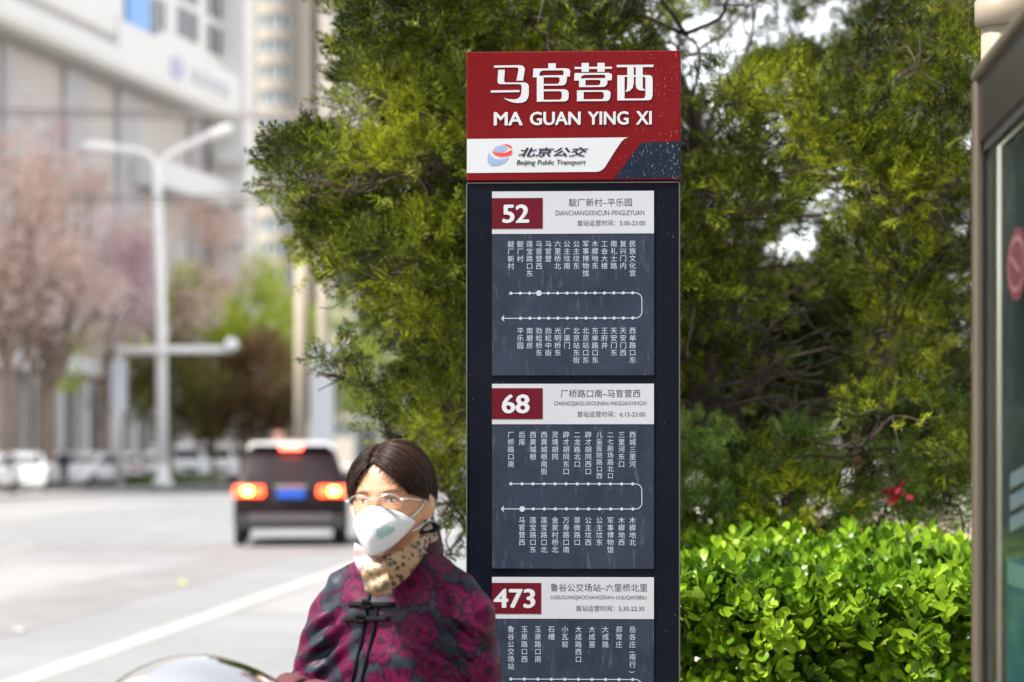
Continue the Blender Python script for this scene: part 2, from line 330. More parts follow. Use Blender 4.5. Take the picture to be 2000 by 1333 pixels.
# route panels
def vname(s, cx, cy, pitch, size, parent, yo):
    b = MB(); k = 0
    for ch in s:
        V, Fc = glyphs(ch, 0); sc = size
        rot = ch in '()'
        if rot:
            ch2 = ch; W = []
            for v in V: W.append((sx(cx + (v.y - .35) * sc * .9 * (1)), yo, sz(cy + k * pitch + (v.x - .15) * sc * .9)))
            k_adv = .55
            W = [(x, y, z + (.0 if ch == '(' else .0)) for x, y, z in W]
        else:
            W = [(sx(cx + (v.x - .5) * sc), yo, sz(cy + k * pitch - (v.y - .375) * sc)) for v in V]; k_adv = 1
        b.add(W, Fc); k += k_adv
        if ch == '(': k += .12
    me = bpy.data.meshes.new('station_name'); me.from_pydata(b.v, [], b.f); me.update(); obj('station_name', me, m_txt, parent)
def panel(y0, y1, yh, nb, num, nbox, h1, h2, h3, top, topy, bot, boty, l1, l2, big, arrow, small=(), pitch=14.35):
    b = MB(); prect(b, 963, y0, 1279, y1, FY - .003, FY + .002); p = b.build('route_panel', m_film, sign)
    PY = FY - .003
    b = MB(); prect(b, 963, y0, 1279, yh, PY - .0006, PY + .001); b.build('header_strip', m_hdr, p)
    b = MB(); prect(b, nb[0], nb[1], nb[2], nb[3], PY - .0012, PY); b.build('number_box', m_nb, p)
    textfit(num, *nbox, PY - .0016, 'route_number', m_smw, p, .0, 0, .034)
    HYo = PY - .0010
    textfit(h1[0], h1[1], h1[2] - 7.8, h1[3], h1[2] + 7.8, HYo, 'lettering', m_gink, p)
    textfit(h2[0], h2[1], h2[2] - 4.8, h2[3], h2[2] + 4.8, HYo, 'lettering', m_gink, p)
    textfit(h3[0], h3[1], h3[2] - 6, h3[3], h3[2] + 5.5, HYo, 'lettering', m_gink, p)
    n = len(top); xs = [1000 + (1237.5 - 1000) * i / (n - 1) for i in range(n)]
    for i, s in enumerate(top):
        if i in small: vname(s, xs[i], topy, 13.35, 12.6, p, PY - .0006)
        else: vname(s, xs[i], topy, pitch, 13.6, p, PY - .0006)
    b = MB()
    def seg(x0, y0_, x1, y1_, w=.85):
        b.add([(sx(x0), PY - .0005, sz(y0_ - w)), (sx(x1), PY - .0005, sz(y1_ - w)), (sx(x1), PY - .0005, sz(y1_ + w)), (sx(x0), PY - .0005, sz(y0_ + w))], [(0, 1, 2, 3)])
    R = 12; xr = 1255.5
    path = [(1000, l1), (xr - R, l1)] + [(xr - R + R * math.sin(a * PI / 12), l1 + R - R * math.cos(a * PI / 12)) for a in range(1, 7)]
    path += [(xr - R + R * math.cos(a * PI / 12), l2 - R + R * math.sin(a * PI / 12)) for a in range(0, 7)] + [(arrow + 3, l2)]
    L, Rr = [], []
    for i, q in enumerate(path):
        p0 = path[max(0, i - 1)]; p1 = path[min(len(path) - 1, i + 1)]; dx, dy = p1[0] - p0[0], p1[1] - p0[1]; dn = math.hypot(dx, dy); nx, ny = -dy / dn * .8, dx / dn * .8
        L.append((sx(q[0] + nx), PY - .0005, sz(q[1] + ny))); Rr.append((sx(q[0] - nx), PY - .0005, sz(q[1] - ny)))
    k = len(path); b.add(L + Rr, [(i, i + 1, k + i + 1, k + i) for i in range(k - 1)])
    b.add([(sx(x), PY - .0006, sz(y)) for x, y in ((arrow, l2), (arrow + 6, l2 - 7), (arrow + 4.4, l2), (arrow + 6, l2 + 7))], [(0, 1, 2, 3)])
    me = bpy.data.meshes.new('route_line'); me.from_pydata(b.v, [], b.f); me.update(); obj('route_line', me, m_txt, p)
    def dot(x, y, r):
        me_ = bpy.data.meshes.new('stop_dot'); me_.from_pydata([(sx(x + r * math.cos(a * PI / 7)), PY - .0009, sz(y + r * math.sin(a * PI / 7))) for a in range(14)], [], [tuple(range(14))]); obj('stop_dot', me_, m_txt, p)
    for i in range(n): dot(xs[i], l1, 5.6 if big == ('t', i) else 3.1)
    if bot:
        nbn = len(bot)
        xb = [1237.5 - (1237.5 - (1018.3 if nbn == 13 else 1021.5)) * i / (nbn - 1) for i in range(nbn)][::-1]
        for i, s in enumerate(bot):
            vname(s, xb[i], boty, pitch, 13.6, p, PY - .0006); dot(xb[i] + .5, l2, 5.6 if big == ('b', i) else 3.1)
    return p
panel(374, 733.5, 457, (963, 387, 1062, 447), '52', (983, 399.5, 1036, 436), ('靛厂新村–平乐园', 1113, 396, 1236), ('DIANCHANGXINCUN–PINGLEYUAN', 1087.5, 416.5, 1260), ('首站运营时间：5:00-23:00', 1129.5, 436.6, 1262),
      '靛厂新村 靛厂村 莲宝路口东 马官营西 马官营 六里桥北 公主坟南 公主坟东 军事博物馆 木樨地东 工会大楼 南礼士路 复兴门内 民族文化宫'.split(), 477,
      '平乐园 南磨房 劲松桥东 劲松中街 光明桥东 广渠门 北京站东街 北京站口东 东单路口东 王府井 天安门东 天安门西 西单路口东'.split(), 646.5, 573, 622, ('t', 3), 981)
panel(750, 1111, 829, (963, 758.5, 1062, 819), '68', (982, 770.5, 1037, 808), ('厂桥路口南–马官营西', 1097, 769, 1252.5), ('CHANGQIAOLUKOUNAN–MAGUANYINGXI', 1084, 789, 1264), ('首站运营时间：6:15-23:00', 1129.5, 809.5, 1262),
      '厂桥路口南 后库 西黄城根 西黄城根南街 灵境胡同 辟才胡同东口 二龙路北口 辟才胡同西口 儿童医院路口西 二七剧场路北口 三里河东口 西城三里河'.split(), 849.5,
      '马官营西 莲宝路口东 莲宝路口北 金家村桥北 万寿路口南 翠微路口 公主坟西 公主坟东 军事博物馆 木樨地西 木樨地北'.split(), 1016.5, 945.5, 994.5, ('b', 0), 980.5, (8, 9))
panel(1127.5, 1487, 1209, (963, 1139, 1059, 1199.5), '473', (966, 1150.5, 1048, 1188.5), ('鲁谷公交场站–六里桥北里', 1077, 1147.6, 1266), ('LUGUGONGJIAOCHANGZHAN–LIULIQIAOBEILI', 1078, 1168, 1264), ('首站运营时间：5:30-22:30', 1127, 1188.6, 1260),
      '鲁谷公交场站 玉泉路口西 玉泉路口南 石槽 小瓦窑 大成路西口 大成里 大成路 郑常庄 岳各庄(南行)'.split(), 1229.5, [], 0, 1327, 1376, None, 981, (), 14.6)
# ------------------------------------------------------------------ foliage tools
def frames(D, rng, roll=None):       # orthonormal frames from directions
    D = D / np.linalg.norm(D, axis=1, keepdims=True); r = rng.normal(size=D.shape); A = np.cross(D, r); A /= np.linalg.norm(A, axis=1, keepdims=True) + 1e-9
    return D, A, np.cross(D, A)
def inst(V, Q, P, D, S, rng, A=None):      # scatter a small mesh: local y runs along D, local z is its face
    D, A0, B0 = frames(D, rng)
    if A is not None:
        Bn = A - D * np.sum(A * D, axis=1, keepdims=True); Bn /= np.linalg.norm(Bn, axis=1, keepdims=True) + 1e-9; B0 = Bn; A0 = np.cross(D, B0)
    n, k = len(P), len(V)
    W = P[:, None, :] + S[:, None, None] * (V[None, :, 0:1] * A0[:, None, :] + V[None, :, 1:2] * D[:, None, :] + V[None, :, 2:3] * B0[:, None, :])
    QQ = Q[None, :, :] + (np.arange(n) * k)[:, None, None]
    return W.reshape(-1, 3), QQ.reshape(-1, Q.shape[1])
def spray_proto(rng, nb=9, w=.028):        # feathery juniper branchlet, one unit long
    V, Q = [], []
    def strip(p, d, L, w, nrm):
        s = np.cross(d, nrm); s /= np.linalg.norm(s) + 1e-9; n = len(V)
        V.extend([p, p + d * L * .5 + s * w, p + d * L, p + d * L * .5 - s * w]); Q.append((n, n + 1, n + 2, n + 3))
    for i in range(nb):
        t = .08 + .85 * i / nb
        for sgn in (-1, 1):
            a = rng.uniform(.45, .85); d = np.array([sgn * math.sin(a), math.cos(a), rng.normal(0, .28)]); d /= np.linalg.norm(d)
            p = np.array([0, t, 0]); L = (.42 * (1 - t) + .12) * rng.uniform(.8, 1.25)
            nrm = np.array([rng.normal(0, .6), rng.normal(0, .3), 1.0]); strip(p, d, L, w, nrm)
            q = p + d * L * .5
            for s2 in (-1, 1):
                a2 = a * sgn + s2 * rng.uniform(.4, .7); d2 = np.array([math.sin(a2), math.cos(a2), rng.normal(0, .5)]); d2 /= np.linalg.norm(d2)
                strip(q, d2, L * rng.uniform(.35, .6), w * .85, np.array([rng.normal(0, .8), rng.normal(0, .3), 1.0]))
    strip(np.array([0, 0, 0]), np.array([0, 1., 0]), 1.05, w * .9, np.array([0, 0, 1.]))
    return np.array(V), np.array(Q)
PROTOS = [spray_proto(np.random.default_rng(i), 8 + i % 3, .022) for i in range(5)]
def in_poly(x, y, P):
    c = False; n = len(P); j = n - 1
    for i in range(n):
        if (P[i][1] > y) != (P[j][1] > y) and x < (P[j][0] - P[i][0]) * (y - P[i][1]) / (P[j][1] - P[i][1] + 1e-9) + P[i][0]: c = not c
        j = i
    return c
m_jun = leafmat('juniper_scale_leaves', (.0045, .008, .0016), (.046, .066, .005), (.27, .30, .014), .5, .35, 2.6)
m_bark = mat('juniper_bark', (.038, .026, .018), .9, var=.4, scale=14, bump=.6, bscale=60, stretch=(1, 1, .25))
def foliage(clumps, per, size, rng, up=.35, droop=.0, nproto=5):
    VV, QQ, off = [], [], 0; Ps, Ds = [], []
    for c, r in clumps:
        n = int(per * (r / .2) ** 2); u = rng.normal(size=(n, 3)); u /= np.linalg.norm(u, axis=1, keepdims=True); u = u + np.array([0, -.2, .42]); u /= np.linalg.norm(u, axis=1, keepdims=True)
        rad = r * rng.uniform(.45, 1.0, (n, 1)) ** .6; p = np.array(c) + u * rad * np.array([1.15, 1.0, .85])
        d = u * .9 + np.array([0, -.12, up]) + rng.normal(size=(n, 3)) * .35; Ps.append(p); Ds.append(d)
    P = np.concatenate(Ps); D = np.concatenate(Ds); idx = rng.integers(0, nproto, len(P)); S = rng.uniform(size[0], size[1], len(P))
    for k in range(nproto):
        m = idx == k
        if m.sum() == 0: continue
        V, Q = PROTOS[k]; W, Q2 = inst(V, Q, P[m], D[m], S[m], rng); VV.append(W); QQ.append(Q2 + off); off += len(W)
    return np.concatenate(VV), np.concatenate(QQ), P, D
def limb(b, p0, p1, r0, r1, rng, sag=.12, k=5, wob=.05):
    p0, p1 = Vector(p0), Vector(p1); P = []
    L = (p1 - p0).length
    for i in range(k + 1):
        t = i / k; q = p0.lerp(p1, t) + Vector((0, 0, -sag * L * math.sin(PI * t)))
        if 0 < i < k: q += Vector(rng.normal(size=3) * wob * L)
        P.append(q)
    P = smooth_curve(P, 3); n = len(P); b.tube(P, [r0 + (r1 - r0) * (i / (n - 1)) for i in range(n)], 6); return P
def juniper(name, label, trunk, clumps, per, size, seed, trunkr=.11, limbs_from=(.3, 2.6), m=None, trunk_top=3.2, group='junipers behind the stop sign'):
    rng = np.random.default_rng(seed); root = empty(name, trunk, 0, label, 'tree', group); T = Vector(trunk)
    V, Q, P, D = foliage(clumps, per, size, rng); V = V - np.array(trunk); me = quads_np('foliage', V, Q); o = obj('foliage', me, m or m_jun, root); o['kind'] = 'stuff'
    b = MB(); tp = smooth_curve([T + Vector((rng.normal(0, .05) * i, rng.normal(0, .05) * i, trunk_top * i / 5)) for i in range(6)], 3)
    b.tube([p - T for p in tp], [trunkr * (1 - .8 * i / (len(tp) - 1)) for i in range(len(tp))], 9); b.build('trunk', m_bark, root)
    b = MB(); b2 = MB(); K = [(T + Vector((0, 0, z)) if False else tp[min(len(tp) - 1, int(z / trunk_top * (len(tp) - 1)))], 0, .05) for z in np.linspace(limbs_from[0], min(limbs_from[1], trunk_top), 7)]
    order = sorted(clumps, key=lambda q: (Vector((q[0][0] - T.x, q[0][1] - T.y, 0)).length + .4 * q[0][2]))
    for c, r in order:
        c = Vector(c) + Vector((0, .07, 0)); best = min(K, key=lambda q: (q[0] - c).length + .25 * q[1] + (2 if q[0].z > c.z + .15 else 0))
        pp = limb(b, best[0] - T, c - T, max(.004, .010 - .002 * best[1]), .003, rng, rng.uniform(-.05, .12), 4, .06); K.append((c, best[1] + 1, r))
        for _ in range(6):
            a = pp[int(rng.integers(len(pp) // 3, len(pp)))]; e = (c - T) + Vector(rng.normal(size=3) * r * .6); limb(b2, a, e, .0035, .0015, rng, 0, 3, .08)
    b.build('limb', m_bark, root); o = b2.build('twigs', m_bark, root); o['kind'] = 'stuff'
    return root
def clumpfill(poly, gaps, n, dr, rr, seed, inset=True):
    gaps = [(a, b, c * .8, d * .8) if b > 200 else (a, b, c, d) for a, b, c, d in gaps]
    rng = np.random.default_rng(seed); xs = [p[0] for p in poly]; ys = [p[1] for p in poly]; out = []; tries = 0
    while len(out) < n and tries < n * 200:
        tries += 1; x = rng.uniform(min(xs), max(xs)); y = rng.uniform(min(ys), max(ys)); d = rng.uniform(*dr); r = rng.uniform(*rr); rp = r * F / d * (.75 if inset else .3); rg = r * F / d * (.6 if inset else .5); ri = rp + 32
        if not in_poly(x, y, poly): continue
        if inset and not all(in_poly(x + ri * math.cos(a), y + ri * math.sin(a), poly) for a in (0, .8, 1.6, 2.4, 3.1, 3.9, 4.7, 5.5)): continue
        if any(((x - gx) / (ga + rg)) ** 2 + ((y - gy) / (gb + rg)) ** 2 < 1 for gx, gy, ga, gb in gaps): continue
        if any((x - q[0]) ** 2 + (y - q[1]) ** 2 < (.5 * (rp + q[2])) ** 2 for q in out if abs(q[3] - d) < .5): continue
        out.append((x, y, rp, d, r))
    return [(tuple(at(x, y, d)), r) for x, y, rp, d, r in out]
def clist(L): return [(tuple(at(x, y, d)), r) for x, y, d, r in L]
# left juniper: lobes to the left of the sign
polyL = [(640, -120), (615, 0), (650, 40), (625, 75), (650, 110), (628, 180), (655, 230), (640, 245), (580, 228), (520, 250), (500, 300), (520, 400), (545, 460), (560, 500), (590, 540), (615, 570), (665, 585), (715, 640), (745, 690), (790, 700), (740, 745), (700, 760), (695, 800), (715, 850), (770, 865), (845, 885), (880, 950), (870, 1060), (880, 1110), (1000, 1150), (1000, -120)]
gapsL = [(745, 268, 34, 26), (638, 398, 46, 28), (770, 705, 60, 26), (690, 640, 18, 14), (870, 900, 20, 30), (800, 420, 12, 12)]
cl = clumpfill(polyL, gapsL, 125, (7.2, 8.9), (.10, .17), 3)
cl += clist([(608, 312, 7.6, .10), (585, 345, 7.5, .09), (645, 320, 7.7, .10), (590, 395, 7.7, .09), (625, 455, 7.8, .09), (650, 510, 7.8, .09), (700, 470, 8.0, .12), (560, 330, 7.6, .05), (700, 50, 7.9, .09), (715, 140, 8, .10), (715, 215, 8, .10),
             (672, 560, 7.9, .06), (730, 570, 8, .09), (775, 620, 7.9, .08), (735, 795, 7.6, .05), (755, 835, 7.6, .05), (760, 790, 7.8, .11), (860, 1010, 7.5, .09), (880, 1080, 7.5, .09), (800, 880, 7.7, .08), (850, 900, 7.7, .10), (890, 950, 7.7, .08), (870, 960, 7.9, .08), (905, 1040, 7.8, .08), (645, 705, 7.4, .050), (632, 735, 7.4, .042), (665, 690, 7.4, .05), (690, 700, 7.5, .05)])
juniper('juniper_tree', 'spreading juniper left of the stop sign with lobes reaching over the street', tuple(at(985, 900, 8.6)[:2]) + (0.02,), cl, 105, (.065, .125), 11)
# right juniper: from the sign to the shelter
polyR = [(1000, -120), (1905, -120), (1915, 700), (1905, 900), (1880, 1020), (1700, 1030), (1400, 1060), (1000, 1100)]
gapsR = [(1380, 25, 30, 24), (1395, 85, 60, 38), (1350, 130, 24, 40), (1500, 115, 60, 34), (1570, 30, 42, 12), (1620, 95, 70, 42), (1670, 60, 30, 32), (1480, 325, 42, 30), (1540, 345, 25, 20), (1600, 390, 32, 14), (1650, 415, 22, 18),
         (1620, 465, 44, 30), (1505, 485, 42, 22), (1460, 470, 16, 24), (1585, 545, 40, 34), (1500, 540, 34, 14), (1655, 580, 20, 20), (1340, 300, 16, 26), (1345, 430, 16, 30), (1770, 470, 14, 14), (1820, 560, 20, 12), (1440, 225, 14, 10), (1680, 190, 16, 10),
         (1560, 720, 150, 60), (1460, 830, 120, 50), (1840, 730, 34, 30), (1620, 900, 60, 40)]
cl = clumpfill(polyR, gapsR, 190, (7.4, 9.6), (.10, .18), 5, inset=False)
cl += clist([(1850, 40, 7.2, .14), (1800, 120, 7.2, .13), (1870, 160, 7.1, .12), (1860, 280, 7.2, .12), (1850, 380, 7.3, .13), (1420, 190, 7.6, .12), (1480, 210, 7.5, .11), (1560, 210, 7.5, .12), (1640, 230, 7.4, .12), (1720, 250, 7.4, .11), (1400, 270, 7.6, .12),
             (1620, 300, 7.4, .12), (1540, 270, 7.5, .1), (1700, 330, 7.3, .13), (1760, 380, 7.3, .12), (1780, 300, 7.3, .12), (1390, 380, 7.6, .12), (1370, 480, 7.7, .10), (1360, 600, 7.6, .12), (1440, 620, 7.8, .11), (1690, 130, 8.2, .07), (1340, 60, 8, .07)])
juniper('juniper_tree', 'dense juniper between the stop sign and the shelter with bare twisting limbs', tuple(at(1290, 900, 8.9)[:2]) + (0.02,), cl, 95, (.065, .125), 12, trunkr=.07)
# juniper mass behind both, its shade put into darker leaf colours
m_jund = leafmat('juniper_shade_tinted_leaves', (.008, .014, .004), (.032, .048, .008), (.12, .14, .015), .6, .25, 2.6)
cl = clumpfill([(700, -150), (1910, -150), (1910, 640), (1700, 700), (1350, 760), (1000, 800), (760, 560)], gapsR[:8] + gapsR[8:19:2] + [(745, 268, 60, 50), (638, 398, 60, 50)], 80, (10.2, 11.6), (.18, .28), 9, inset=False)
juniper('juniper_tree', 'shade-tinted juniper standing farther back behind the stop sign', tuple(at(1180, 900, 11)[:2]) + (0.02,), cl, 75, (.11, .19), 13, m=m_jund, trunkr=.06)
cl = clumpfill([(1330, 560), (1910, 560), (1910, 960), (1330, 960)], [(1620, 905, 50, 22), (1755, 970, 40, 26), (1580, 800, 20, 14), (1840, 730, 20, 20)], 44, (10.5, 12.0), (.16, .24), 19, inset=False)
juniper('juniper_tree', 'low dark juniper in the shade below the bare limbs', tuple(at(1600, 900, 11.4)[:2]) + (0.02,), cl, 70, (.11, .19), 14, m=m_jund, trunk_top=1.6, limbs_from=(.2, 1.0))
# young junipers over the hedge
m_juny = leafmat('young_juniper_leaves', (.03, .058, .012), (.13, .22, .04), (.32, .43, .09), .5, .35, 4)
cl = clist([(1360, 880, 7.9, .10), (1400, 930, 7.8, .12), (1480, 960, 7.8, .13), (1340, 960, 7.8, .10), (1545, 900, 7.9, .10), (1570, 870, 7.9, .07), (1590, 960, 7.9, .12), (1530, 990, 7.8, .12), (1440, 1000, 7.7, .12), (1380, 1020, 7.7, .12), (1600, 1020, 7.8, .12)])
juniper('young_juniper', 'fresh green young juniper rising behind the hedge beside the stop sign', tuple(at(1480, 900, 8)[:2]) + (0.02,), cl, 130, (.06, .11), 21, .04, (.2, .9), m_juny, 1.1, 'young junipers behind the hedge')
cl = clist([(1830, 850, 7.9, .10), (1790, 900, 7.9, .12), (1850, 930, 7.8, .12), (1760, 930, 8.0, .08), (1810, 980, 7.8, .12), (1870, 880, 7.9, .09), (1880, 990, 7.8, .12), (1740, 1010, 7.9, .10), (1730, 870, 8.2, .06)])
juniper('young_juniper', 'fresh green young juniper behind the hedge next to the shelter post', tuple(at(1820, 900, 8)[:2]) + (0.02,), cl, 130, (.06, .11), 22, .04, (.2, .9), m_juny, 1.1, 'young junipers behind the hedge')
# bare twisting limbs that show in the shade under the right juniper
rng = np.random.default_rng(4); bt = MB()
dead = empty('bare_tree', tuple(at(1310, 900, 8.3)[:2]) + (.02,), 0, 'small leafless tree with grey twisting branches just right of the stop sign', 'tree'); O = dead.location.copy()
starts = [(1335, 800), (1335, 840), (1345, 780), (1340, 700), (1345, 860)]
base = at(1310, 882, 8.3); base.z = .02
trunkp = smooth_curve([base, at(1300, 1200, 8.3), at(1318, 1000, 8.3), at(1322, 860, 8.3), at(1338, 780, 8.3), at(1330, 690, 8.4)], 4)
bt.tube([p - O for p in trunkp], [.05 * (1 - .65 * i / (len(trunkp) - 1)) for i in range(len(trunkp))], 8); bt.build('trunk', m_bark, dead)
m_dead = mat('dead_bark', (.045, .033, .025), .9, var=.3, scale=20)
ends = [(1480, 640, .013), (1600, 600, .013), (1740, 690, .006), (1520, 760, .013), (1450, 880, .010), (1580, 830, .010), (1640, 780, .008), (1400, 900, .011), (1500, 700, .010), (1430, 560, .012), (1620, 640, .008), (1560, 680, .008)]
for i, (ex, ey, r) in enumerate(ends):
    q = MB(); s = at(1332 + rng.uniform(-5, 5), rng.uniform(770, 850), 8.3) - O; e = at(ex, ey, 8.2 + rng.uniform(-.3, .3)) - O; pp = limb(q, s, e, r * 1.1, r * .3, rng, rng.uniform(-.22, .05), 6, .055)
    for _ in range(5):
        a = pp[int(rng.integers(4, len(pp)))]; dv = (e - s).normalized() * rng.uniform(.08, .28) + Vector(rng.normal(size=3) * .09) + Vector((0, 0, rng.uniform(-.16, .02))); limb(q, a, a + dv, r * .45, .0015, rng, rng.uniform(-.2, .2), 4, .07)
    q.build('branch', m_dead, dead)

# ------------------------------------------------------------------ the broadleaf hedge
def leaf_proto(cup=.22, fold=.12):
    V, Fc = [], []; xs = [(0, 0), (.13, .20), (.27, .48), (.30, .70), (.19, .91), (0, 1.0)]
    for w, t in xs: V.append((-w, t, fold * w * 2 + cup * (t - .5) ** 2)); V.append((0, t, cup * (t - .5) ** 2)); V.append((w, t, fold * w * 2 + cup * (t - .5) ** 2))
    V = np.array(V); Q = []
    for i in range(5): a = i * 3; Q += [(a, a + 1, a + 4, a + 3), (a + 1, a + 2, a + 5, a + 4)]
    return V, np.array(Q)
LV, LQ = leaf_proto()
m_hedge = leafmat('hedge_leaves', (.022, .055, .004), (.088, .18, .007), (.30, .45, .028), .30, .38, 5, spec=.5)
m_hedgel = leafmat('hedge_leaf_near', (.022, .055, .004), (.088, .18, .007), (.30, .45, .028), .30, .38, 5, spec=.5, single=True)
rng = np.random.default_rng(31)
# hedge box in road directions: lateral 1.66..2.9 , distance 4.2..10
def hz(lat, dist): return 1.19 + .045 * math.sin(lat * 5 + dist * 2.1) + .03 * math.sin(dist * 3.3 + lat * 2) + .02 * math.sin(lat * 17 + 1)
hedge = empty('clipped_hedge', tuple(at(1640, 882, 7.4)[:2]) + (0,), 0, 'bright green broadleaf hedge with fresh shoots along its top', 'hedge'); HO = np.array(hedge.location)
shoots = []       # (pos, dir, size, nleaves)
x0, x1 = at(1250, 0, 6.9).x, at(2080, 0, 6.9).x
def frontY(x): return 6.42 + .10 * math.sin(x * 6) + .06 * math.sin(x * 14 + 2)
for i in range(1750):        # top
    x = rng.uniform(x0, x1); y = rng.uniform(6.35, 8.1); z = hz(x, y) - rng.uniform(0, .10) + (rng.uniform(0, .06) if rng.random() < .25 else 0) + .10 * math.exp(-((x - at(1410, 0, 6.7).x) / .09) ** 2) * rng.uniform(0, 1)
    d = np.array([rng.normal(0, .32), rng.normal(-.15, .32), 1.0]); shoots.append((np.array([x, y, z]), d, rng.uniform(.046, .062), 8, .2))
for i in range(1550):        # front face
    x = rng.uniform(x0, x1); z = rng.uniform(.45, 1.17); y = frontY(x) + rng.uniform(-.03, .16) + .25 * max(0, (z - .95)) ; y += .10 * (mnoise.noise((x * 5, z * 5, 1)))
    d = np.array([rng.normal(0, .5), -1.0, rng.normal(.35, .4)]); shoots.append((np.array([x, y, z]), d, rng.uniform(.038, .058), 7, .0))
for i in range(500):        # inside
    x = rng.uniform(x0, x1); z = rng.uniform(.3, 1.05); y = frontY(x) + rng.uniform(.15, .5); shoots.append((np.array([x, y, z]), np.array([rng.normal(), -.6, rng.normal()]), .05, 6, 0))
LP, LD, LS, LN = [], [], [], []
for p, d, s, n, up in shoots:
    d = d / np.linalg.norm(d); a = np.cross(d, rng.normal(size=3)); a /= np.linalg.norm(a); bb = np.cross(d, a)
    for k in range(n):
        t = k / n; ph = k * 2.4 + rng.normal(0, .2); rad = a * math.cos(ph) + bb * math.sin(ph); spread = 1.25 - .95 * t
        ld = d * (1 - .55 * (1 - t)) + rad * spread; LP.append(p - d * s * 1.3 * (1 - t) + rad * .004); LD.append(ld); LS.append(s * rng.uniform(.75, 1.1) * (1 - .35 * t * t)); LN.append(d * 1.0 - rad * .4)
LP, LD, LS, LN = map(np.array, (LP, LD, LS, LN))
# nearest, best seen leaves become single parts
vis = np.array([((p[1] < frontY(p[0]) + .05 + .25 * max(0, p[2] - .95)) and p[2] > .88) for p in LP]); px_ = 1000 + LP[:, 0] / LP[:, 1] * F
cand = np.where(vis & (px_ > 1330) & (px_ < 1885))[0]; cand = cand[np.argsort(LP[cand, 1])][:300]
mask = np.ones(len(LP), bool); mask[cand] = False
W, Q2 = inst(LV, LQ, LP[mask] - HO, LD[mask], LS[mask], rng, LN[mask]); me = quads_np('leaves', W, Q2); me.shade_smooth(); o = obj('leaves', me, m_hedge, hedge); o['kind'] = 'stuff'
lm = []
for k in range(8):
    me = quads_np('leaf', LV * np.array([1 + .1 * (k % 3), 1, 1 + .3 * (k % 4)]), LQ); me.shade_smooth(); me.materials.append(m_hedgel); lm.append(me)
for j, i in enumerate(cand):
    d = Vector(LD[i]).normalized(); nn = Vector(LN[i]); nn = (nn - d * nn.dot(d)).normalized(); aa = d.cross(nn)
    M = Matrix((aa, d, nn)).transposed().to_4x4() @ Matrix.Diagonal((LS[i],) * 3 + (1,)); M.translation = Vector(LP[i] - HO)
    o = bpy.data.objects.new('leaf', lm[j % 8]); COL.objects.link(o); o.parent = hedge; o.matrix_local = M
b = MB()
for i in range(260):
    x = rng.uniform(x0, x1); y = frontY(x) + rng.uniform(.1, .9); z = rng.uniform(.7, 1.12); limb(b, (x - HO[0] + rng.normal(0, .08), y - HO[1], .05), (x - HO[0], y - HO[1], z), .009, .003, rng, 0, 4, .02)
o = b.build('stems', mat('hedge_stem', (.10, .075, .045), .9), hedge); o['kind'] = 'stuff'
# small red blossoms deeper in the bed
m_redf = leafmat('red_petals', (.28, .01, .03), (.45, .03, .06), (.6, .12, .16), .5, .3)
for (px, py, d, r, n) in ((1745, 968, 7.7, .016, 16), (1672, 895, 9.6, .010, 5)):
    c = np.array(at(px, py, d)); fl = empty('flowering_shrub', (c[0], c[1], .02), 0, {1745: 'red flower head glowing above the hedge near the shelter post', 1672: 'coral red flower cluster high in the dark juniper', 1710: 'small orange red flower left of the brightest bloom', 1575: 'tiny red flower above the middle of the hedge'}[px], 'flower', 'red flowers behind the hedge')
    P = rng.normal(size=(n, 3)) * r + c; W, Q2 = inst(LV * np.array([1.8, 1, 1]), LQ, P - np.array(fl.location), rng.normal(size=(n, 3)), np.full(n, .026), rng); o = obj('petals', quads_np('petals', W, Q2), m_redf, fl); o['kind'] = 'stuff'
    b = MB(); limb(b, (0, 0, 0), Vector(c) - fl.location, .008, .004, rng, 0, 5, .02); b.build('stem', m_bark, fl)
# ------------------------------------------------------------------ buildings
m_wwall = mat('white_cladding', (.74, .73, .71), .6, var=.04, scale=.3)
m_beigew = mat('beige_stone_panel', (.55, .51, .48), .7, var=.07, scale=.2)
m_greyp = mat('grey_stone_panel', (.44, .43, .44), .6, var=.06, scale=.3)
m_winf = mat('window_frame_paint', (.62, .62, .62), .5)
m_glass = mat('dark_glass', (.08, .085, .10), .3, spec=.3)
m_gteal = mat('greenish_glass', (.10, .135, .14), .4, spec=.2)
m_bglass = mat('blue_glass', (.04, .25, .62), .15, spec=.8)
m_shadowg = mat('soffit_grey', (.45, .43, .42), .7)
FA = math.radians(11.6)
FD = Vector((math.sin(FA), math.cos(FA), 0)); FN = Vector((math.cos(FA), -math.sin(FA), 0))     # along the facade, out of it
A0 = Vector((-29.2, 138, 0))
def fframe(root_at):
    M = Matrix.Identity(4); M.col[0][:3] = FD; M.col[1][:3] = -FN; M.col[2][:3] = (0, 0, 1); M.translation = root_at; return M
bl = empty('office_building', A0, 0, 'long white office block with a deep overhanging fascia across the street', 'building')
bl.matrix_world = fframe(A0 - FN * 2.6)      # local x along the facade away from us, local y into the block
def fpx(px, plane_off=0):         # distance along facade where column px meets it
    k = (px - 1000) / F; P = A0 - FN * (plane_off + 2.6); return (k * P.y - P.x) / (FD.x - k * FD.y)
ue = fpx(480, -2.6)
def zat(u, py, off=0): P = A0 + FD * u - FN * (off + 2.6); return CAMZ - (py - HY) / F * P.y
zf = zat(fpx(240, -2.6), 145, -2.6); zr = zat(fpx(470, -2.6), 238, -2.6)
zb = (zf + zr) / 2; pass
b = MB(); b.box(-60, ue, 0, 30, 0, zb + .2); b.build('wall', m_beigew, bl)
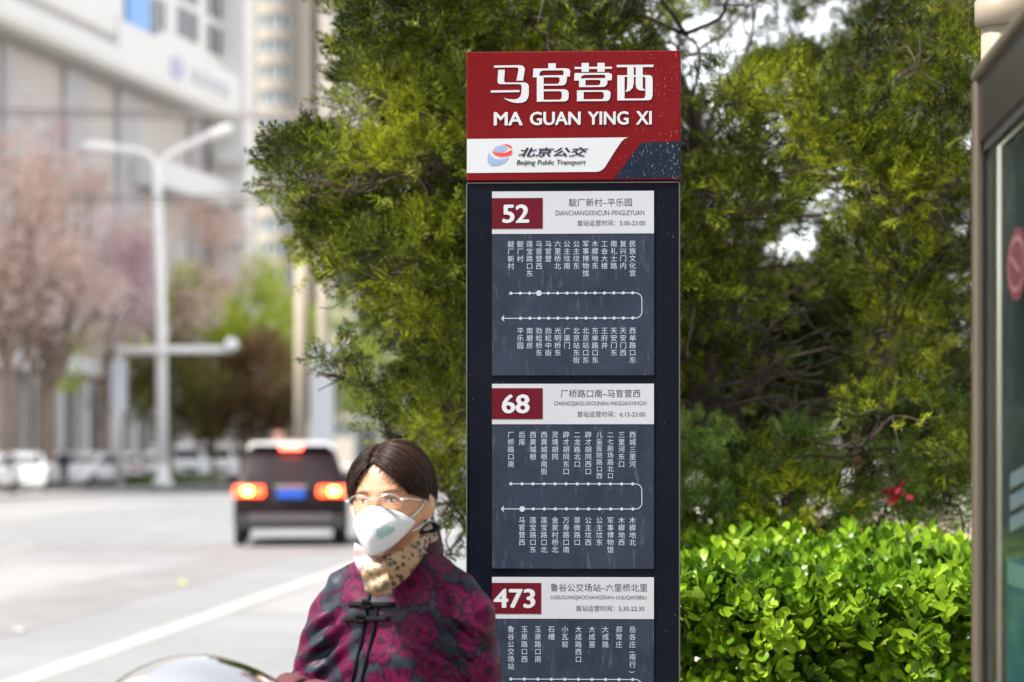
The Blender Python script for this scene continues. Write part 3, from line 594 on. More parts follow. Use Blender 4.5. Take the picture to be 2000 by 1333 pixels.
for u0, u1 in ((-52, -47), (-38, -33), (-24, -20), (-9, -5), (fpx(0), fpx(22)), (fpx(120), fpx(163)), (fpx(225), fpx(262)), (fpx(365), fpx(385))):
    b = MB(); b.box(u0, u1, -.35, .1, 12, zb); b.build('wall_panel', m_greyp, bl)
# overhang fascia, rounded lower edge
prof = [(-1.9, 0), (-2.4, .12), (-2.6, .5), (-2.6, 1.2), (-2.45, 1.6), (-2.2, 1.75), (-2.0, 1.8), (-2.0, 2.25), (-2.3, 2.4), (-2.3, 3.3), (-1.9, 3.7), (.5, 3.7), (.5, 0)]
b = MB(); b.loft([[(u, y, zb + z) for y, z in prof] for u in (-60, fpx(235, -2.6), )], sm=False); b.build('fascia', m_wwall, bl)
prof2 = [(-1.9, 0), (-2.4, .12), (-2.6, .5), (-2.6, 3.0), (-2.4, 3.5), (-1.9, 3.7), (.5, 3.7), (.5, 0)]
b = MB(); b.loft([[(u, y, zb + z) for y, z in prof2] for u in (fpx(235, -2.6), ue)], sm=False); b.build('fascia', m_wwall, bl)
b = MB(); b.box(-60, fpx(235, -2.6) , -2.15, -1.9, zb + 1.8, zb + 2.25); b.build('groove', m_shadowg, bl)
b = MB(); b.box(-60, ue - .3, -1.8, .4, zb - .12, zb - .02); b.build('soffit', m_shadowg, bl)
# sign mark on the fascia: blurred round emblem and two dark characters-like strokes
us = fpx(345, -2.6)
zs_ = zb + 1.9
b = MB(); b.poly([(us + 1.3 * math.cos(a * PI / 10), zs_ + .8 * math.sin(a * PI / 10)) for a in range(20)], -2.72, -2.58); b.build('fascia_emblem', mat('emblem_pale_blue', (.42, .45, .60), .5), bl)
for k in range(4):
    b = MB(); b.poly([(us + 3.2 + k * 2.2, zs_ - .5), (us + 4.6 + k * 2.2, zs_ - .5), (us + 4.6 + k * 2.2, zs_ + .5), (us + 3.2 + k * 2.2, zs_ + .5)], -2.68, -2.55); b.build('fascia_mark', mat('mark_grey', (.48, .48, .52), .5) if k == 0 else bpy.data.materials['mark_grey'], bl)
# ledge and lower storeys
zl = zat(fpx(420, -3.2), 335, -3.2); b = MB(); b.box(fpx(340, -3.2), ue, -2.0, 0, zl - 1.8, zl); b.build('ledge', m_wwall, bl)
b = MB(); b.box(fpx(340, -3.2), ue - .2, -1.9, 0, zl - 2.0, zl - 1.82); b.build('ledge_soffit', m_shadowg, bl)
b = MB(); b.box(ue - 1.2, ue + .9, -2.9, -.2, 8, zb + 34); b.build('corner_pier', m_wwall, bl)
for k in range(7):
    b = MB(); z = zb - 3.2 - k * 3.0; b.box(ue - 2.6, ue - 1.1, -3.6, -1, z, z + 1.3, b=.15); b.build('balcony', m_wwall, bl)
# street level: dark openings between pale columns
for k in range(16):
    u = -30 + k * 4.4; b = MB(); b.box(u, u + 2.6, -.12, .2, 1.0, 5.6); w_ = b.build('shop_opening', m_glass, bl)
    b = MB(); b.box(u - .9, u - .3, -.9, -.13, 0, 6.4, b=.05); b.build('column', m_wwall, bl)
b = MB(); b.box(-60, ue, -1.2, 0, 6.4, 7.6); b.build('canopy', m_wwall, bl)
# upper block
b = MB(); b.box(-60, ue - .4, -1.0, 26, zb + 3.6, zb + 42); b.build('upper_wall', m_wwall, bl)
wins = [(365, 48, 10.5), (418, 8, 8), (418, 79, 8), (467, 27, 13), (467, 98, 13), (472, 175, 5), (310, 28, 6), (467, -45, 12), (418, -62, 8), (365, -25, 10), (365, 120, 1)]
for px, py, wd in wins[:10]:
    u = fpx(px, -1); z = zat(u, py, -1); hh = 1.05
    b = MB(); b.box(u - wd / 2 * .55 * .8, u + wd / 2 * .55 * .8, -1.06, -.98, z - hh, z + hh)
    gl = b.build('window', m_glass, bl)
    for q in (-.5, 0, .5): b = MB(); b.box(u + q * wd * .42 - .14, u + q * wd * .42 + .14, -1.12, -1.05, z - hh, z + hh); b.build('window_frame', m_winf, gl)
u = fpx(265, -1); z = zat(u, 20, -1); b = MB(); b.box(u - 2.2, u + 2.2, -1.3, -.98, z - 1.3, z + 1.3, b=.1); b.build('blue_window', m_bglass, bl)
b = MB(); b.box(u + 2.4, u + 4.0, -1.12, -.98, z - 1.6, z + 1.2); b.build('window', m_glass, bl)

# apartment tower
m_apt = mat('beige_render', (.27, .245, .21), .8, var=.06, scale=.2)
m_apt2 = mat('cream_render', (.36, .33, .29), .8, var=.05, scale=.2)
D = 283.; tw = empty('apartment_tower', at(560, 882, D) * 1, 0, 'beige apartment tower with curved glazed bays behind the white office block', 'building'); tw.location.z = 0
TO = tw.location.copy(); pm = D / F
def tx(px): return (px - 560) * pm
b = MB(); b.box(tx(470), tx(607), .0, 14, 0, 82); b.build('wall', m_apt, tw)
b = MB(); b.box(tx(607), tx(624), 1.6, 14, 0, 82); b.build('recessed_shaft', mat('shaft_grey', (.22, .20, .18), .8), tw)
b = MB(); b.box(tx(624), tx(735), -1.0, 14, 0, 82); b.build('side_wing', m_apt2, tw)
for k in range(27):
    zc = CAMZ + (HY - (45 + 49.5 * (k - 8))) * pm - .0
    if zc < 2 or zc > 80: continue
    n = 14; ring = [(tx(539) + 33 * pm * math.cos(PI + PI * j / n) * 1.02, -1.15 * math.sin(PI * j / n) - .05) for j in range(n + 1)]
    b = MB(); b.loft([[(x, y, zc + s) for x, y in ring] + [(tx(572), .1, zc + s), (tx(506), .1, zc + s)] for s in (-.72, .72)], sm=False); w_ = b.build('window', m_gteal, tw)
    for j in (3, 6, 8, 11): x, y = ring[j]; b = MB(); b.box(x - .10, x + .10, y - .08, y + .02, zc - .72, zc + .72); b.build('window_frame', m_winf, w_)
    ring2 = [(x * 1.0 + (x - tx(539)) * .06, y * 1.12 - .08) for x, y in ring]
    b = MB(); b.loft([[(x, y, zc + s) for x, y in ring2] + [(tx(575), .1, zc + s), (tx(503), .1, zc + s)] for s in (-2.2, -.74)], sm=False); b.build('bay_parapet', m_apt, tw)
    b = MB(); b.box(tx(612), tx(620), 1.5, 1.66, zc - .6, zc + .6); b.build('window', m_glass, tw)
    b = MB(); b.box(tx(652), tx(690), -1.06, -.95, zc - .8, zc + .8); b.build('window', m_gteal, tw)
# white and pale blocks far behind the trees, glimpsed through the foliage
m_pale = mat('pale_block', (.66, .65, .62), .8, var=.06, scale=.1)
def block(name, label, px0, px1, pytop, d, m, wm, rows, cols, dep=14):
    o = empty(name, at((px0 + px1) / 2, 882, d), 0, label, 'building'); o.location.z = 0; W = (px1 - px0) / F * d / 2; H = CAMZ + (HY - pytop) / F * d
    b = MB(); b.box(-W, W, 0, dep, 0, H); b.build('wall', m, o); b = MB(); b.box(-W - .3, W + .3, -.3, dep, H, H + .8); b.build('parapet', m, o)
    for r in range(rows):
        for c in range(cols):
            x = -W + (c + .5) * 2 * W / cols; z = H * (r + .6) / rows; ww = W / cols * .5; hh = H / rows * .25
            b = MB(); b.box(x - ww, x + ww, -.08, .02, z - hh, z + hh); w_ = b.build('window', wm, o); b = MB(); b.box(x - .06, x + .06, -.13, -.07, z - hh, z + hh); b.build('window_frame', m_winf, w_)
block('low_building', 'low pale block with windows seen beyond the juniper left of the stop sign', 690, 1180, 610, 150, m_pale, m_gteal, 3, 9)
block('low_building', 'wide low white block glimpsed through the juniper right of the stop sign', 1300, 2250, 700, 120, m_pale, m_glass, 3, 14)

# ------------------------------------------------------------------ trees across the road
def blobtree(name, label, px, d, base_z, crown, n, leaf, m, seed, trunkr=.22, group=None, barkm=None, bottom=None, per=None):
    """crown: list of (px, py, radius px); leaves fill each lump"""
    rng = np.random.default_rng(seed); root = empty(name, tuple(at(px, 882, d)[:2]) + (base_z,), 0, label, 'tree', group); T = np.array(root.location)
    tot = sum(c[2] ** 3 for c in crown); Ps = []
    if name == 'blossom_tree': n = n * .6
    for x, y, r in crown:
        k = max(8, int(n * r ** 3 / tot)); c = np.array(at(x, y, d + rng.uniform(-1.2, 1.2))); u = rng.normal(size=(k, 3)); u /= np.linalg.norm(u, axis=1, keepdims=True)
        Ps.append(c + u * (r / F * d) * rng.uniform(.15, 1, (k, 1)) ** .5)
    P = np.concatenate(Ps); W, Q = inst(LV[[3, 5, 9, 11, 15, 17]] * 1.0, np.array([[0, 1, 3, 2], [2, 3, 5, 4]]), P - T, rng.normal(size=P.shape), rng.uniform(.7, 1.3, len(P)) * leaf, rng)
    o = obj('foliage', quads_np('foliage', W, Q), m, root); o['kind'] = 'stuff'
    b = MB(); lo = min(c[1] for c in crown); cen = np.mean([[c[0], c[1]] for c in crown], 0); top = Vector(at(cen[0], cen[1], d)) - Vector(T)
    bm_ = barkm or m_bark2; tp = [Vector((0, 0, 0)), Vector((.05, 0, top.z * .3)), Vector((top.x * .1, 0, top.z * .55)), top]
    tp = smooth_curve(tp, 3); b.tube(tp, [trunkr * (1 - .7 * i / (len(tp) - 1)) for i in range(len(tp))], 8); b.build('trunk', bm_, root)
    b = MB()
    for x, y, r in crown: limb(b, tp[len(tp) // 2] + Vector((0, 0, rng.uniform(-.1, .15) * top.z)), Vector(at(x, y, d)) - Vector(T), trunkr * .3, trunkr * .08, rng, .03, 4, .05)
    b.build('limb', bm_, root); return root
m_bark2 = mat('street_tree_bark', (.24, .18, .14), .9, var=.25, scale=2)
m_pink = leafmat('pale_pink_buds', (.60, .43, .36), (.76, .60, .53), (.86, .74, .71), .8, .5, .35)
m_mauve = leafmat('mauve_blossom', (.56, .40, .42), (.72, .56, .60), (.80, .66, .72), .8, .5, .4)
m_lime = leafmat('young_lime_leaves', (.36, .44, .05), (.58, .66, .09), (.74, .78, .22), .7, .5, .4)
m_plum = leafmat('purple_plum_leaves', (.075, .052, .018), (.18, .11, .048), (.31, .19, .10), .6, .25, .5)
m_dgreen = leafmat('dull_green_leaves', (.07, .063, .018), (.155, .14, .04), (.28, .27, .08), .6, .3, .5)
G = 'blossoming trees across the road'
def rcrown(seed, x0, x1, y0, y1, n, r0, r1):
    r_ = np.random.default_rng(seed); out = []
    for i in range(n):
        a = r_.uniform(0, 2 * PI); q = math.sqrt(r_.uniform(0, 1)); out.append(((x0 + x1) / 2 + (x1 - x0) / 2 * q * math.cos(a), (y0 + y1) / 2 + (y1 - y0) / 2 * q * math.sin(a), r_.uniform(r0, r1)))
    return out
blobtree('blossom_tree', 'tall pale pink budding tree at the far left over parked white cars', 15, 98, 0, rcrown(1, -120, 150, 260, 660, 26, 34, 60), 5200, .26, m_pink, 51, .36, G)
blobtree('blossom_tree', 'pink budding tree with a thick forked trunk behind the dark figure', 90, 101, 0, rcrown(2, 10, 260, 300, 680, 26, 32, 56), 5200, .26, m_pink, 52, .42, G)
blobtree('blossom_tree', 'mauve tinted blossoming tree just left of the street lamp', 205, 108, 0, rcrown(3, 110, 330, 420, 660, 18, 30, 52), 3600, .26, m_mauve, 53, .2, G)
blobtree('blossom_tree', 'brownish pink budding tree directly behind the street lamp pole', 330, 112, 0, rcrown(4, 220, 480, 330, 650, 24, 32, 56), 4800, .26, m_pink, 54, .2, G)
blobtree('blossom_tree', 'upper mauve crowned tree in front of the grey stone facade', 60, 116, 0, rcrown(5, 0, 180, 210, 400, 9, 26, 40), 900, .28, m_mauve, 55, .2, G)
G = 'fresh green trees across the road'
blobtree('leafy_tree', 'young lime green tree low between the blossom trees', 190, 120, 0, rcrown(6, 100, 330, 620, 760, 12, 24, 42), 1500, .26, m_lime, 56, .16, G)
blobtree('leafy_tree', 'yellow green tree rising over the plum tree right of the lamp', 430, 125, 0, rcrown(7, 340, 560, 520, 700, 26, 34, 54), 8000, .26, m_lime, 57, .2, G)
blobtree('leafy_tree', 'bright yellow green tree behind the two pale poles', 640, 130, 0, rcrown(8, 540, 800, 560, 830, 24, 34, 56), 6500, .26, m_lime, 58, .2, G)
blobtree('leafy_tree', 'light green tree behind the pedestrian and the juniper edge', 800, 128, 0, rcrown(9, 690, 960, 620, 860, 18, 34, 56), 4500, .26, m_lime, 59, .2, G)
G = 'dark plum trees on the verge'
blobtree('plum_tree', 'dark olive and brown plum tree immediately right of the lamp pole', 330, 109, 0, rcrown(10, 235, 440, 695, 855, 24, 32, 48), 4600, .24, m_dgreen, 60, .12, G)
blobtree('plum_tree', 'reddish brown plum tree behind the dark car', 470, 110, 0, rcrown(11, 380, 600, 665, 865, 34, 34, 54), 7500, .24, m_plum, 61, .12, G)
blobtree('plum_tree', 'small brown plum tree whose thin stems show over the white vans', 415, 113, 0, rcrown(12, 350, 460, 740, 860, 8, 28, 40), 2200, .24, m_plum, 62, .12, G)
# trees on our side far off, right of the road, seen through the junipers
blobtree('leafy_tree', 'distant pale green tree beyond the gaps of the right juniper', 1560, 60, 0, rcrown(13, 1340, 1800, 560, 840, 26, 30, 60), 3800, .2, m_lime, 63, .2, 'trees beyond the junipers')
# grass verge round the plum trees
b = MB(); rng = np.random.default_rng(8); n = 4000
lat = rng.uniform(-27.5, -22.9, n); dist = rng.uniform(104, 122, n); P = np.array([road(a, q, .02) for a, q in zip(lat, dist)])
W, Q = inst(np.array([[-.12, 0, 0], [.12, 0, 0], [.04, 1, 0], [-.04, 1, 0]]), np.array([[0, 1, 2, 3]]), P, rng.normal(size=(n, 3)) * .35 + np.array([0, 0, 1]), rng.uniform(.25, .45, n), rng)
tag(obj('grass', quads_np('grass', W, Q), leafmat('verge_grass', (.06, .11, .02), (.13, .22, .04), (.22, .30, .07), .8, .3, .3)), 'strip of green grass along the far kerb under the plum trees', 'grass', kind='stuff')

# ------------------------------------------------------------------ street furniture
m_polew = mat('white_pole_paint', (.82, .81, .80), .45, var=.04, scale=3)
L0 = at(318, 882, 104); L0.z = 0; lamp = empty('street_lamp', L0, 0, 'tall white twin armed street lamp on the far kerb', 'street lamp')
pmL = 104 / F; zt = CAMZ + (HY - 345) * pmL
b = MB(); b.tube([(0, 0, 0), (-.06, 0, zt * .5), (-.24, 0, zt)], [.26, .23, .19], 12); b.build('pole', m_polew, lamp)
def lp(px, py): return Vector(((px - 318) * pmL, 0, CAMZ + (HY - py) * pmL))
b = MB(); b.tube(smooth_curve([lp(307, 352), lp(303, 322), lp(290, 304), (lp(262, 294)), lp(232, 291)], 4), .155, 8); b.build('arm', m_polew, lamp)
b = MB(); b.tube(smooth_curve([lp(307, 352), lp(312, 325), lp(330, 303), lp(365, 285), lp(405, 267)], 4), .155, 8); b.build('arm', m_polew, lamp)
def lhead(p0, p1):
    b = MB(); p0, p1 = Vector(p0), Vector(p1); pts = [p0.lerp(p1, t) for t in (0, .08, .35, .7, .95, 1)]; b.tube(pts, [.10, .20, .27, .26, .16, .05], 10, flat=.9); b.build('lamp_head', m_polew, lamp)
lhead(lp(234, 291), lp(158, 285)); lhead(lp(402, 268), lp(455, 247))
b = MB(); b.lathe([(.45, 0), (.45, .25), (.28, .35), (.28, .9), (.24, .95)], 12); b.build('base', m_polew, lamp)
# gantry arm with a white ball shaped as the glint at its tip
Gp = at(232, 882, 103); Gp.z = 0; ga = empty('traffic_gantry', Gp, 0, 'pale cantilever gantry with a long horizontal arm behind the street lamp', 'gantry'); pg = 103 / F
m_gan = mat('galvanised_pole', (.60, .61, .62), .5, .2)
zz = CAMZ + (HY - 685) * pg
b = MB(); b.tube([(0, 0, 0), (0, 0, zz + .3)], [.2, .15], 10); b.build('pole', m_gan, ga)
b = MB(); b.tube([(0, 0, zz), ((450 - 232) * pg, 0, zz + .05)], [.19, .15], 10); b.build('arm', m_polew, ga)
b = MB(); b.box(-.35, .35, -.1, .1, zz - 2.6, zz - .4, b=.05); b.build('sign_board', mat('pale_blue_board', (.50, .55, .62), .5), ga)
b = MB(); b.lathe([(.02, -.3), (.22, -.22), (.33, 0), (.22, .22), (.02, .3)], 12, ((452 - 232) * pg, -.1, zz + .25)); b.build('glint_ball', m_polew, ga)
for px, d, w_, ptop, lab in ((588, 92, .26, 470, 'beige concrete utility pole left of the boxed pole'), (632, 94, .27, 480, 'pale utility pole wrapped by a tall white cabinet')):
    o = empty('utility_pole', tuple(at(px, 882, d)[:2]) + (0,), 0, lab, 'pole', 'utility poles by the plum trees'); q = d / F
    b = MB(); b.tube([(0, 0, 0), (0, 0, CAMZ + (HY - ptop) * q)], [w_, w_ * .9], 12); b.build('pole', mat('pale_concrete', (.25, .215, .165), .8, var=.08, scale=1) if px == 588 else bpy.data.materials['pale_concrete'], o)
    b = MB(); b.lathe([(w_ * 1.25, 0), (w_ * 1.25, .5), (w_ * 1.02, .55)], 12); b.build('footing', m_kerb, o)
    if px == 632:
        b = MB(); b.box(-.46, .44, -.55, -.28, .3, CAMZ + (HY - 678) * q, b=.04); b.build('cabinet', mat('cool_white_cabinet', (.30, .32, .35), .5), o)
o = empty('warning_post', tuple(at(545, 882, 80)[:2]) + (0,), 0, 'small orange red box on a post beyond the dark car', 'post'); q = 80 / F
b = MB(); b.tube([(0, 0, 0), (0, 0, 1.7)], .06, 8); b.build('post', m_gan, o); b = MB(); b.box(-.18, .18, -.12, .12, 1.7, 2.15, b=.05); b.build('box', mat('orange_red_paint', (.30, .15, .11), .5), o)
# overhead cables, slack between far poles out of frame
for i, (ya, yb, d, r) in enumerate(((190, 222, 96, .05), (205, 228, 97, .04), (198, 214, 95, .03), (377, 378, 99, .05), (384, 390, 100, .03))):
    b = MB(); P = [at(-700 + 1500 * t, ya + (yb - ya) * t * 1.2 + 26 * (4 * (t - .5) ** 2 - 1) * -.3, d) for t in np.linspace(0, 1, 16)]; b.tube(P, r, 5)
    tag(b.build('overhead_cable', bpy.data.materials.get('cable_grey') or mat('cable_grey', (.22, .20, .19), .7)), ['topmost thick cable crossing in front of the white office block', 'second cable just under the topmost one', 'thin cable between the two upper ones', 'lower thick cable crossing behind the lamp pole', 'lowest thin cable crossing the blossom trees'][i], 'cable', 'overhead cables across the street')
# ------------------------------------------------------------------ vehicles
m_tyre = mat('tyre_rubber', (.018, .018, .018), .85); m_rim = mat('wheel_rim', (.35, .35, .36), .35, .7)
m_cglass = mat('car_glass', (.02, .023, .026), .08, spec=.5); m_blackp = mat('black_plastic', (.02, .02, .022), .6)
m_wpaint = mat('white_car_paint', (.78, .78, .78), .3, coat=.6); m_dpaint = mat('maroon_black_paint', (.006, .001, .002), .45, coat=.04, spec=.2)
m_spaint = mat('silver_car_paint', (.50, .50, .50), .3, .4, coat=.6)
m_tail = mat('tail_lens_lit', (.6, .02, .01), .3, emit=(1, .06, .015), es=2.4); m_tailh = mat('tail_lamp_hot', (.9, .4, .1), .3, emit=(1, .42, .06), es=7)
m_brake = mat('brake_lamp_lit', (.6, .03, .02), .3, emit=(1, .09, .06), es=4)
m_taild = mat('tail_lens', (.35, .01, .01), .2, coat=.5); m_headl = mat('head_lamp_glass', (.7, .72, .75), .1, .2, coat=.6)
m_strip = mat('grey_bumper_trim', (.09, .075, .08), .5)
m_plate = mat('blue_plate', (.02, .10, .55), .4); m_chrome = mat('chrome', (.75, .75, .76), .12, 1)
def make_car(name, label, paint, L=4.6, W=1.84, H=1.68, group=None, roofbox=0, style='suv', lit=False):
    """local +y is the nose, origin on the ground under the middle"""
    root = empty(name, (0, 0, 0), 0, label, 'car', group); h = L / 2; zb = .32 if style == 'suv' else .26; belt = H * .60
    if style == 'van': st = [(-h, .94, H * .55), (-h + .03, .98, H * .93), (-h + .25, 1, H), (h - 1.7, 1, H), (h - 1.0, .98, H * .86), (h - .35, .96, H * .52), (h, .88, H * .40)]
    elif style == 'suv': st = [(-h, .92, H * .56), (-h + .12, .99, H * .62), (-h + .36, 1, H * .80), (-h + .66, .985, H * .945), (-h + 1.15, .97, H), (.25, 1, H), (.85, 1, H * .90), (1.35, .99, H * .66), (h - .5, .97, H * .58), (h, .86, H * .44)]
    else: st = [(-h, .90, H * .58), (-h + .12, .97, H * .66), (-h + .85, 1, H * .70), (-h + 1.55, 1, H * .96), (-.15, 1, H), (.35, 1, H * .97), (1.15, .99, H * .66), (h - .5, .97, H * .58), (h, .85, H * .44)]
    def ring(y, wf, zr):
        w = W / 2 * wf; zbelt = min(belt, zr - .015); t = max(0, (zr - zbelt) / (H - belt)); wr = w * (1 - .20 * t)
        R = [(w * .86, zb), (w * .98, zb + .10), (w, (zb + zbelt) / 2), (w * .985, zbelt - .04), (w * .955, zbelt), (wr * (.955 if t < .1 else 1) * .97, zr - .08 * t - .004), (wr * .82, zr - .012 * t), (wr * .4, zr + .012 * t)]
        return [(x, y, z) for x, z in R] + [(-x, y, z) for x, z in reversed(R)]
    b = MB(); b.loft([ring(*s) for s in st]); body = b.build('body', paint, root)
    # glass: side windows and screens slightly proud
    def wq(P, nm='window'):
        b = MB(); c = Vector((0, 0, H * .75)); 
        n = (Vector(P[1]) - Vector(P[0])).cross(Vector(P[2]) - Vector(P[0])).normalized(); cen = sum((Vector(p) for p in P), Vector()) / len(P)
        if n.dot(cen - Vector((0, cen.y * .3, .4))) < 0: n = -n
        b.add([Vector(p) + n * .012 for p in P] + [Vector(p) - n * .03 for p in P], [tuple(range(len(P)))] + [tuple(range(len(P), 2 * len(P)))] + [(i, (i + 1) % len(P), len(P) + (i + 1) % len(P), len(P) + i) for i in range(len(P))])
        return b.build(nm, m_cglass, root)
    def side(y, t):      # point on the side glass plane; t 0 belt 1 roof
        import bisect
        ys = [s[0] for s in st]; i = max(1, min(len(st) - 1, bisect.bisect(ys, y))); a, c = st[i - 1], st[i]; f = (y - a[0]) / (c[0] - a[0] + 1e-6); wf = a[1] + (c[1] - a[1]) * f; zr = a[2] + (c[2] - a[2]) * f
        r = ring(y, wf, zr); p, q = Vector(r[4]), Vector(r[5]); return p.lerp(q, t)
    if style == 'van': segs = [(h - 1.15, h - 2.0), (h - 2.15, h - 3.3)]
    elif style == 'suv': segs = [(.80, -.15), (-.25, -1.1), (-1.2, -h + .62)]
    else: segs = [(.85, .0), (-.08, -.95)]
    for ya, yb in segs:
        P = [side(ya, .12), side(yb, .12), side(yb, .88), side(ya, .85)]
        wq(P); wq([Vector((-p.x, p.y, p.z)) for p in P])
    def screen(i0, i1, t0, t1, nm):
        a, c = ring(*st[i0]), ring(*st[i1]); 
        def pt(t, sx_, k): p = Vector(a[k]).lerp(Vector(c[k]), t); return Vector((sx_ * abs(p.x) * .93, p.y, p.z))
        wq([pt(t0, -1, 6), pt(t0, 1, 6), pt(t1, 1, 6), pt(t1, -1, 6)], nm)
    if style == 'suv': screen(1, 3, .12, .92, 'rear_window'); screen(6, 7, .05, .92, 'windscreen')
    elif style == 'van': screen(0, 1, .1, .85, 'rear_window'); screen(4, 5, .1, .85, 'windscreen')
    else: screen(2, 3, .08, .9, 'rear_window'); screen(5, 6, .08, .9, 'windscreen')
    wr_ = .35 if style != 'sedan' else .32
    for x in (-1, 1):
        for y in (-h + .85, h - .88):
            b = MB(); xo = x * (W / 2 - .11); pr = [(wr_ * .62, -.10), (wr_ * .93, -.105), (wr_, -.07), (wr_, .07), (wr_ * .93, .105), (wr_ * .62, .10)]
            b.loft([[(xo + z, y + r * math.cos(2 * PI * j / 20), wr_ + r * math.sin(2 * PI * j / 20)) for j in range(20)] for r, z in pr]); t = b.build('wheel', m_tyre, root)
            b = MB(); b.loft([[(xo + x * .085, y + r * math.cos(2 * PI * j / 16), wr_ + r * math.sin(2 * PI * j / 16)) for j in range(16)] if k == 0 else [(xo + x * .112, y + r * math.cos(2 * PI * j / 16), wr_ + r * math.sin(2 * PI * j / 16)) for j in range(16)] for k, r in ((0, wr_ * .62), (1, wr_ * .55))]); b.build('rim', m_rim, t)
            b = MB(); b.loft([[(xo + q, y + (wr_ + .05) * math.cos(a), wr_ + (wr_ + .05) * math.sin(a)) for a in np.linspace(0, PI, 12)] for q in (-.12, x * .12 if x > 0 else .12)], caps=False, closed=False); b.build('wheel_arch', m_blackp, root)
    # rear: bumper, lamps, plate
    b = MB(); b.box(-W * .47, W * .47, -h - .06, -h + .12, zb - .02, zb + .22, b=.03); b.build('rear_bumper', m_blackp, root)
    b = MB(); b.box(-W * .36, W * .36, -h - .075, -h - .03, zb + .10, zb + .24, b=.012); b.build('bumper_strip', m_strip, root)
    zt_ = H * .56
    for x in (-1, 1):
        b = MB(); b.box(min(x * W * .235, x * W * .495), max(x * W * .235, x * W * .495), -h - .035, -h + .12, zt_ - .13, zt_ + .045, b=.03); tl = b.build('tail_light', m_tail if lit else m_taild, root)
        if lit: b = MB(); xc = x * W * .375; b.box(xc - .07, xc + .07, -h - .045, -h - .02, zt_ - .10, zt_ + .02, b=.02); b.build('lit_lamp', m_tailh, tl)
    b = MB(); b.box(-.24, .24, -h - .03, -h + .02, zt_ - .155, zt_ - .015); pl = b.build('number_plate', m_plate, root)
    b = MB(); b.box(-.27, .27, -h - .04, -h + .05, zt_ + .01, zt_ + .05, b=.008); b.build('chrome_strip', m_chrome, root)
    if lit:
        rp = MB(); rp.loft([[(x * .985 * W / 2 * .80 * wf_, y_, z_ + q) for x, q in ((-1, -.10), (-.98, -.03), (-.85, .018), (0, .045), (.85, .018), (.98, -.03), (1, -.10))] for y_, wf_, z_ in ((-h + .62, 1.0, H * .95), (-h + 1.15, 1.0, H + .01), (.25, 1.03, H + .01), (.8, 1, H * .915))], caps=False, closed=False); rp.build('roof_sky_sheen', mat('painted_sky_sheen', (.42, .42, .42), .3, coat=.5), root)  # sky reflected on the roof, painted as a paler grey panel
        y, z = st[3][0] - .02, st[3][2] + .045; b = MB(); b.box(-W * .34, W * .34, y - .08, y + .35, z - .03, z + .02, b=.02); sp = b.build('spoiler', paint, root)
        b = MB(); b.box(-.19, .19, y - .12, y - .06, z - .055, z + .035, b=.02); b.build('brake_light', m_brake, sp)
    # front
    for x in (-1, 1):
        b = MB(); b.box(min(x * W * .24, x * W * .44), max(x * W * .24, x * W * .44), h - .16, h + .015, H * .36, H * .36 + .15, b=.03); b.build('headlight', m_headl, root)
        b = MB(); b.box(min(x * W * .5, x * (W * .5 + .2)), max(x * W * .5, x * (W * .5 + .2)), .72 if style != 'van' else h - 1.2, .86 if style != 'van' else h - 1.05, belt - .0, belt + .14, b=.03); b.build('wing_mirror', paint, root)
    b = MB(); b.box(-W * .22, W * .22, h - .06, h + .02, H * .24, H * .36, b=.02); b.build('grille', m_blackp, root)
    b = MB(); b.box(-W * .44, W * .44, h - .15, h + .05, zb - .02, zb + .2, b=.04); b.build('front_bumper', m_blackp if style == 'suv' else paint, root)
    return root
RZ = -RA
def place(o, lat, dist, z, rz=RZ, label=None):
    p = road(lat, dist, z); o.location = p; o.rotation_euler = (0, 0, rz)
    if label: o['label'] = label
    return o
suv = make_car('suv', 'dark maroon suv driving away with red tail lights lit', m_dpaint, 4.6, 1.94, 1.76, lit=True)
c = at(568, 882, 41); suv.location = (c.x - .20, 43.3, -.12); suv.rotation_euler = (0, 0, .087)
w0 = make_car('parked_car', 'nearest white parked car cut by the left edge of the view', m_wpaint, 4.5, 1.8, 1.48, 'cars parked beyond the far kerb', style='sedan')
place(w0, -24.7, 84, 0, RZ + PI)
labs = ['white parked car just left of the dark clothed pedestrian', 'white parked car just right of the dark clothed pedestrian', 'white parked car second to the right of the dark clothed pedestrian', 'white parked car closest to the street lamp base']
for i, (lt, ds, rz) in enumerate(((-24.9, 90.5, PI + .25), (-25.0, 101, PI - .2), (-25.0, 107.5, .15), (-25.1, 114, PI + .1))):
    place(copy_tree(w0), lt, ds, 0, RZ + rz, labs[i])
for i, (lt, ds, rz, lab) in enumerate(((-28.6, 92, 1.3, 'white car parked side on behind the cars at the far left'), (-28.8, 99, 1.5, 'white car parked side on behind the dark clothed pedestrian'), (-29.0, 106, 1.4, 'white car parked side on second from the street lamp in the back row'), (-29.2, 113, 1.6, 'white car parked side on nearest the street lamp in the back row'))):
    place(copy_tree(w0), lt, ds, 0, RZ + rz, lab)
for i, (px, d, lab) in enumerate(((345, 122, 'white van parked behind the street lamp pole'), (405, 124, 'white van under the reddish plum tree'), (455, 126, 'white van parked just left of the dark suv roof'))):
    v = make_car('parked_van', lab, m_wpaint, 4.8, 1.9, 1.95, 'white vans behind the plum trees', style='van') if i == 0 else copy_tree(v0)
    if i == 0: v0 = v; v['category'] = 'van'
    c = at(px, 882, d); v.location = (c.x, c.y, 0); v.rotation_euler = (0, 0, RZ + PI + .5); v['label'] = lab
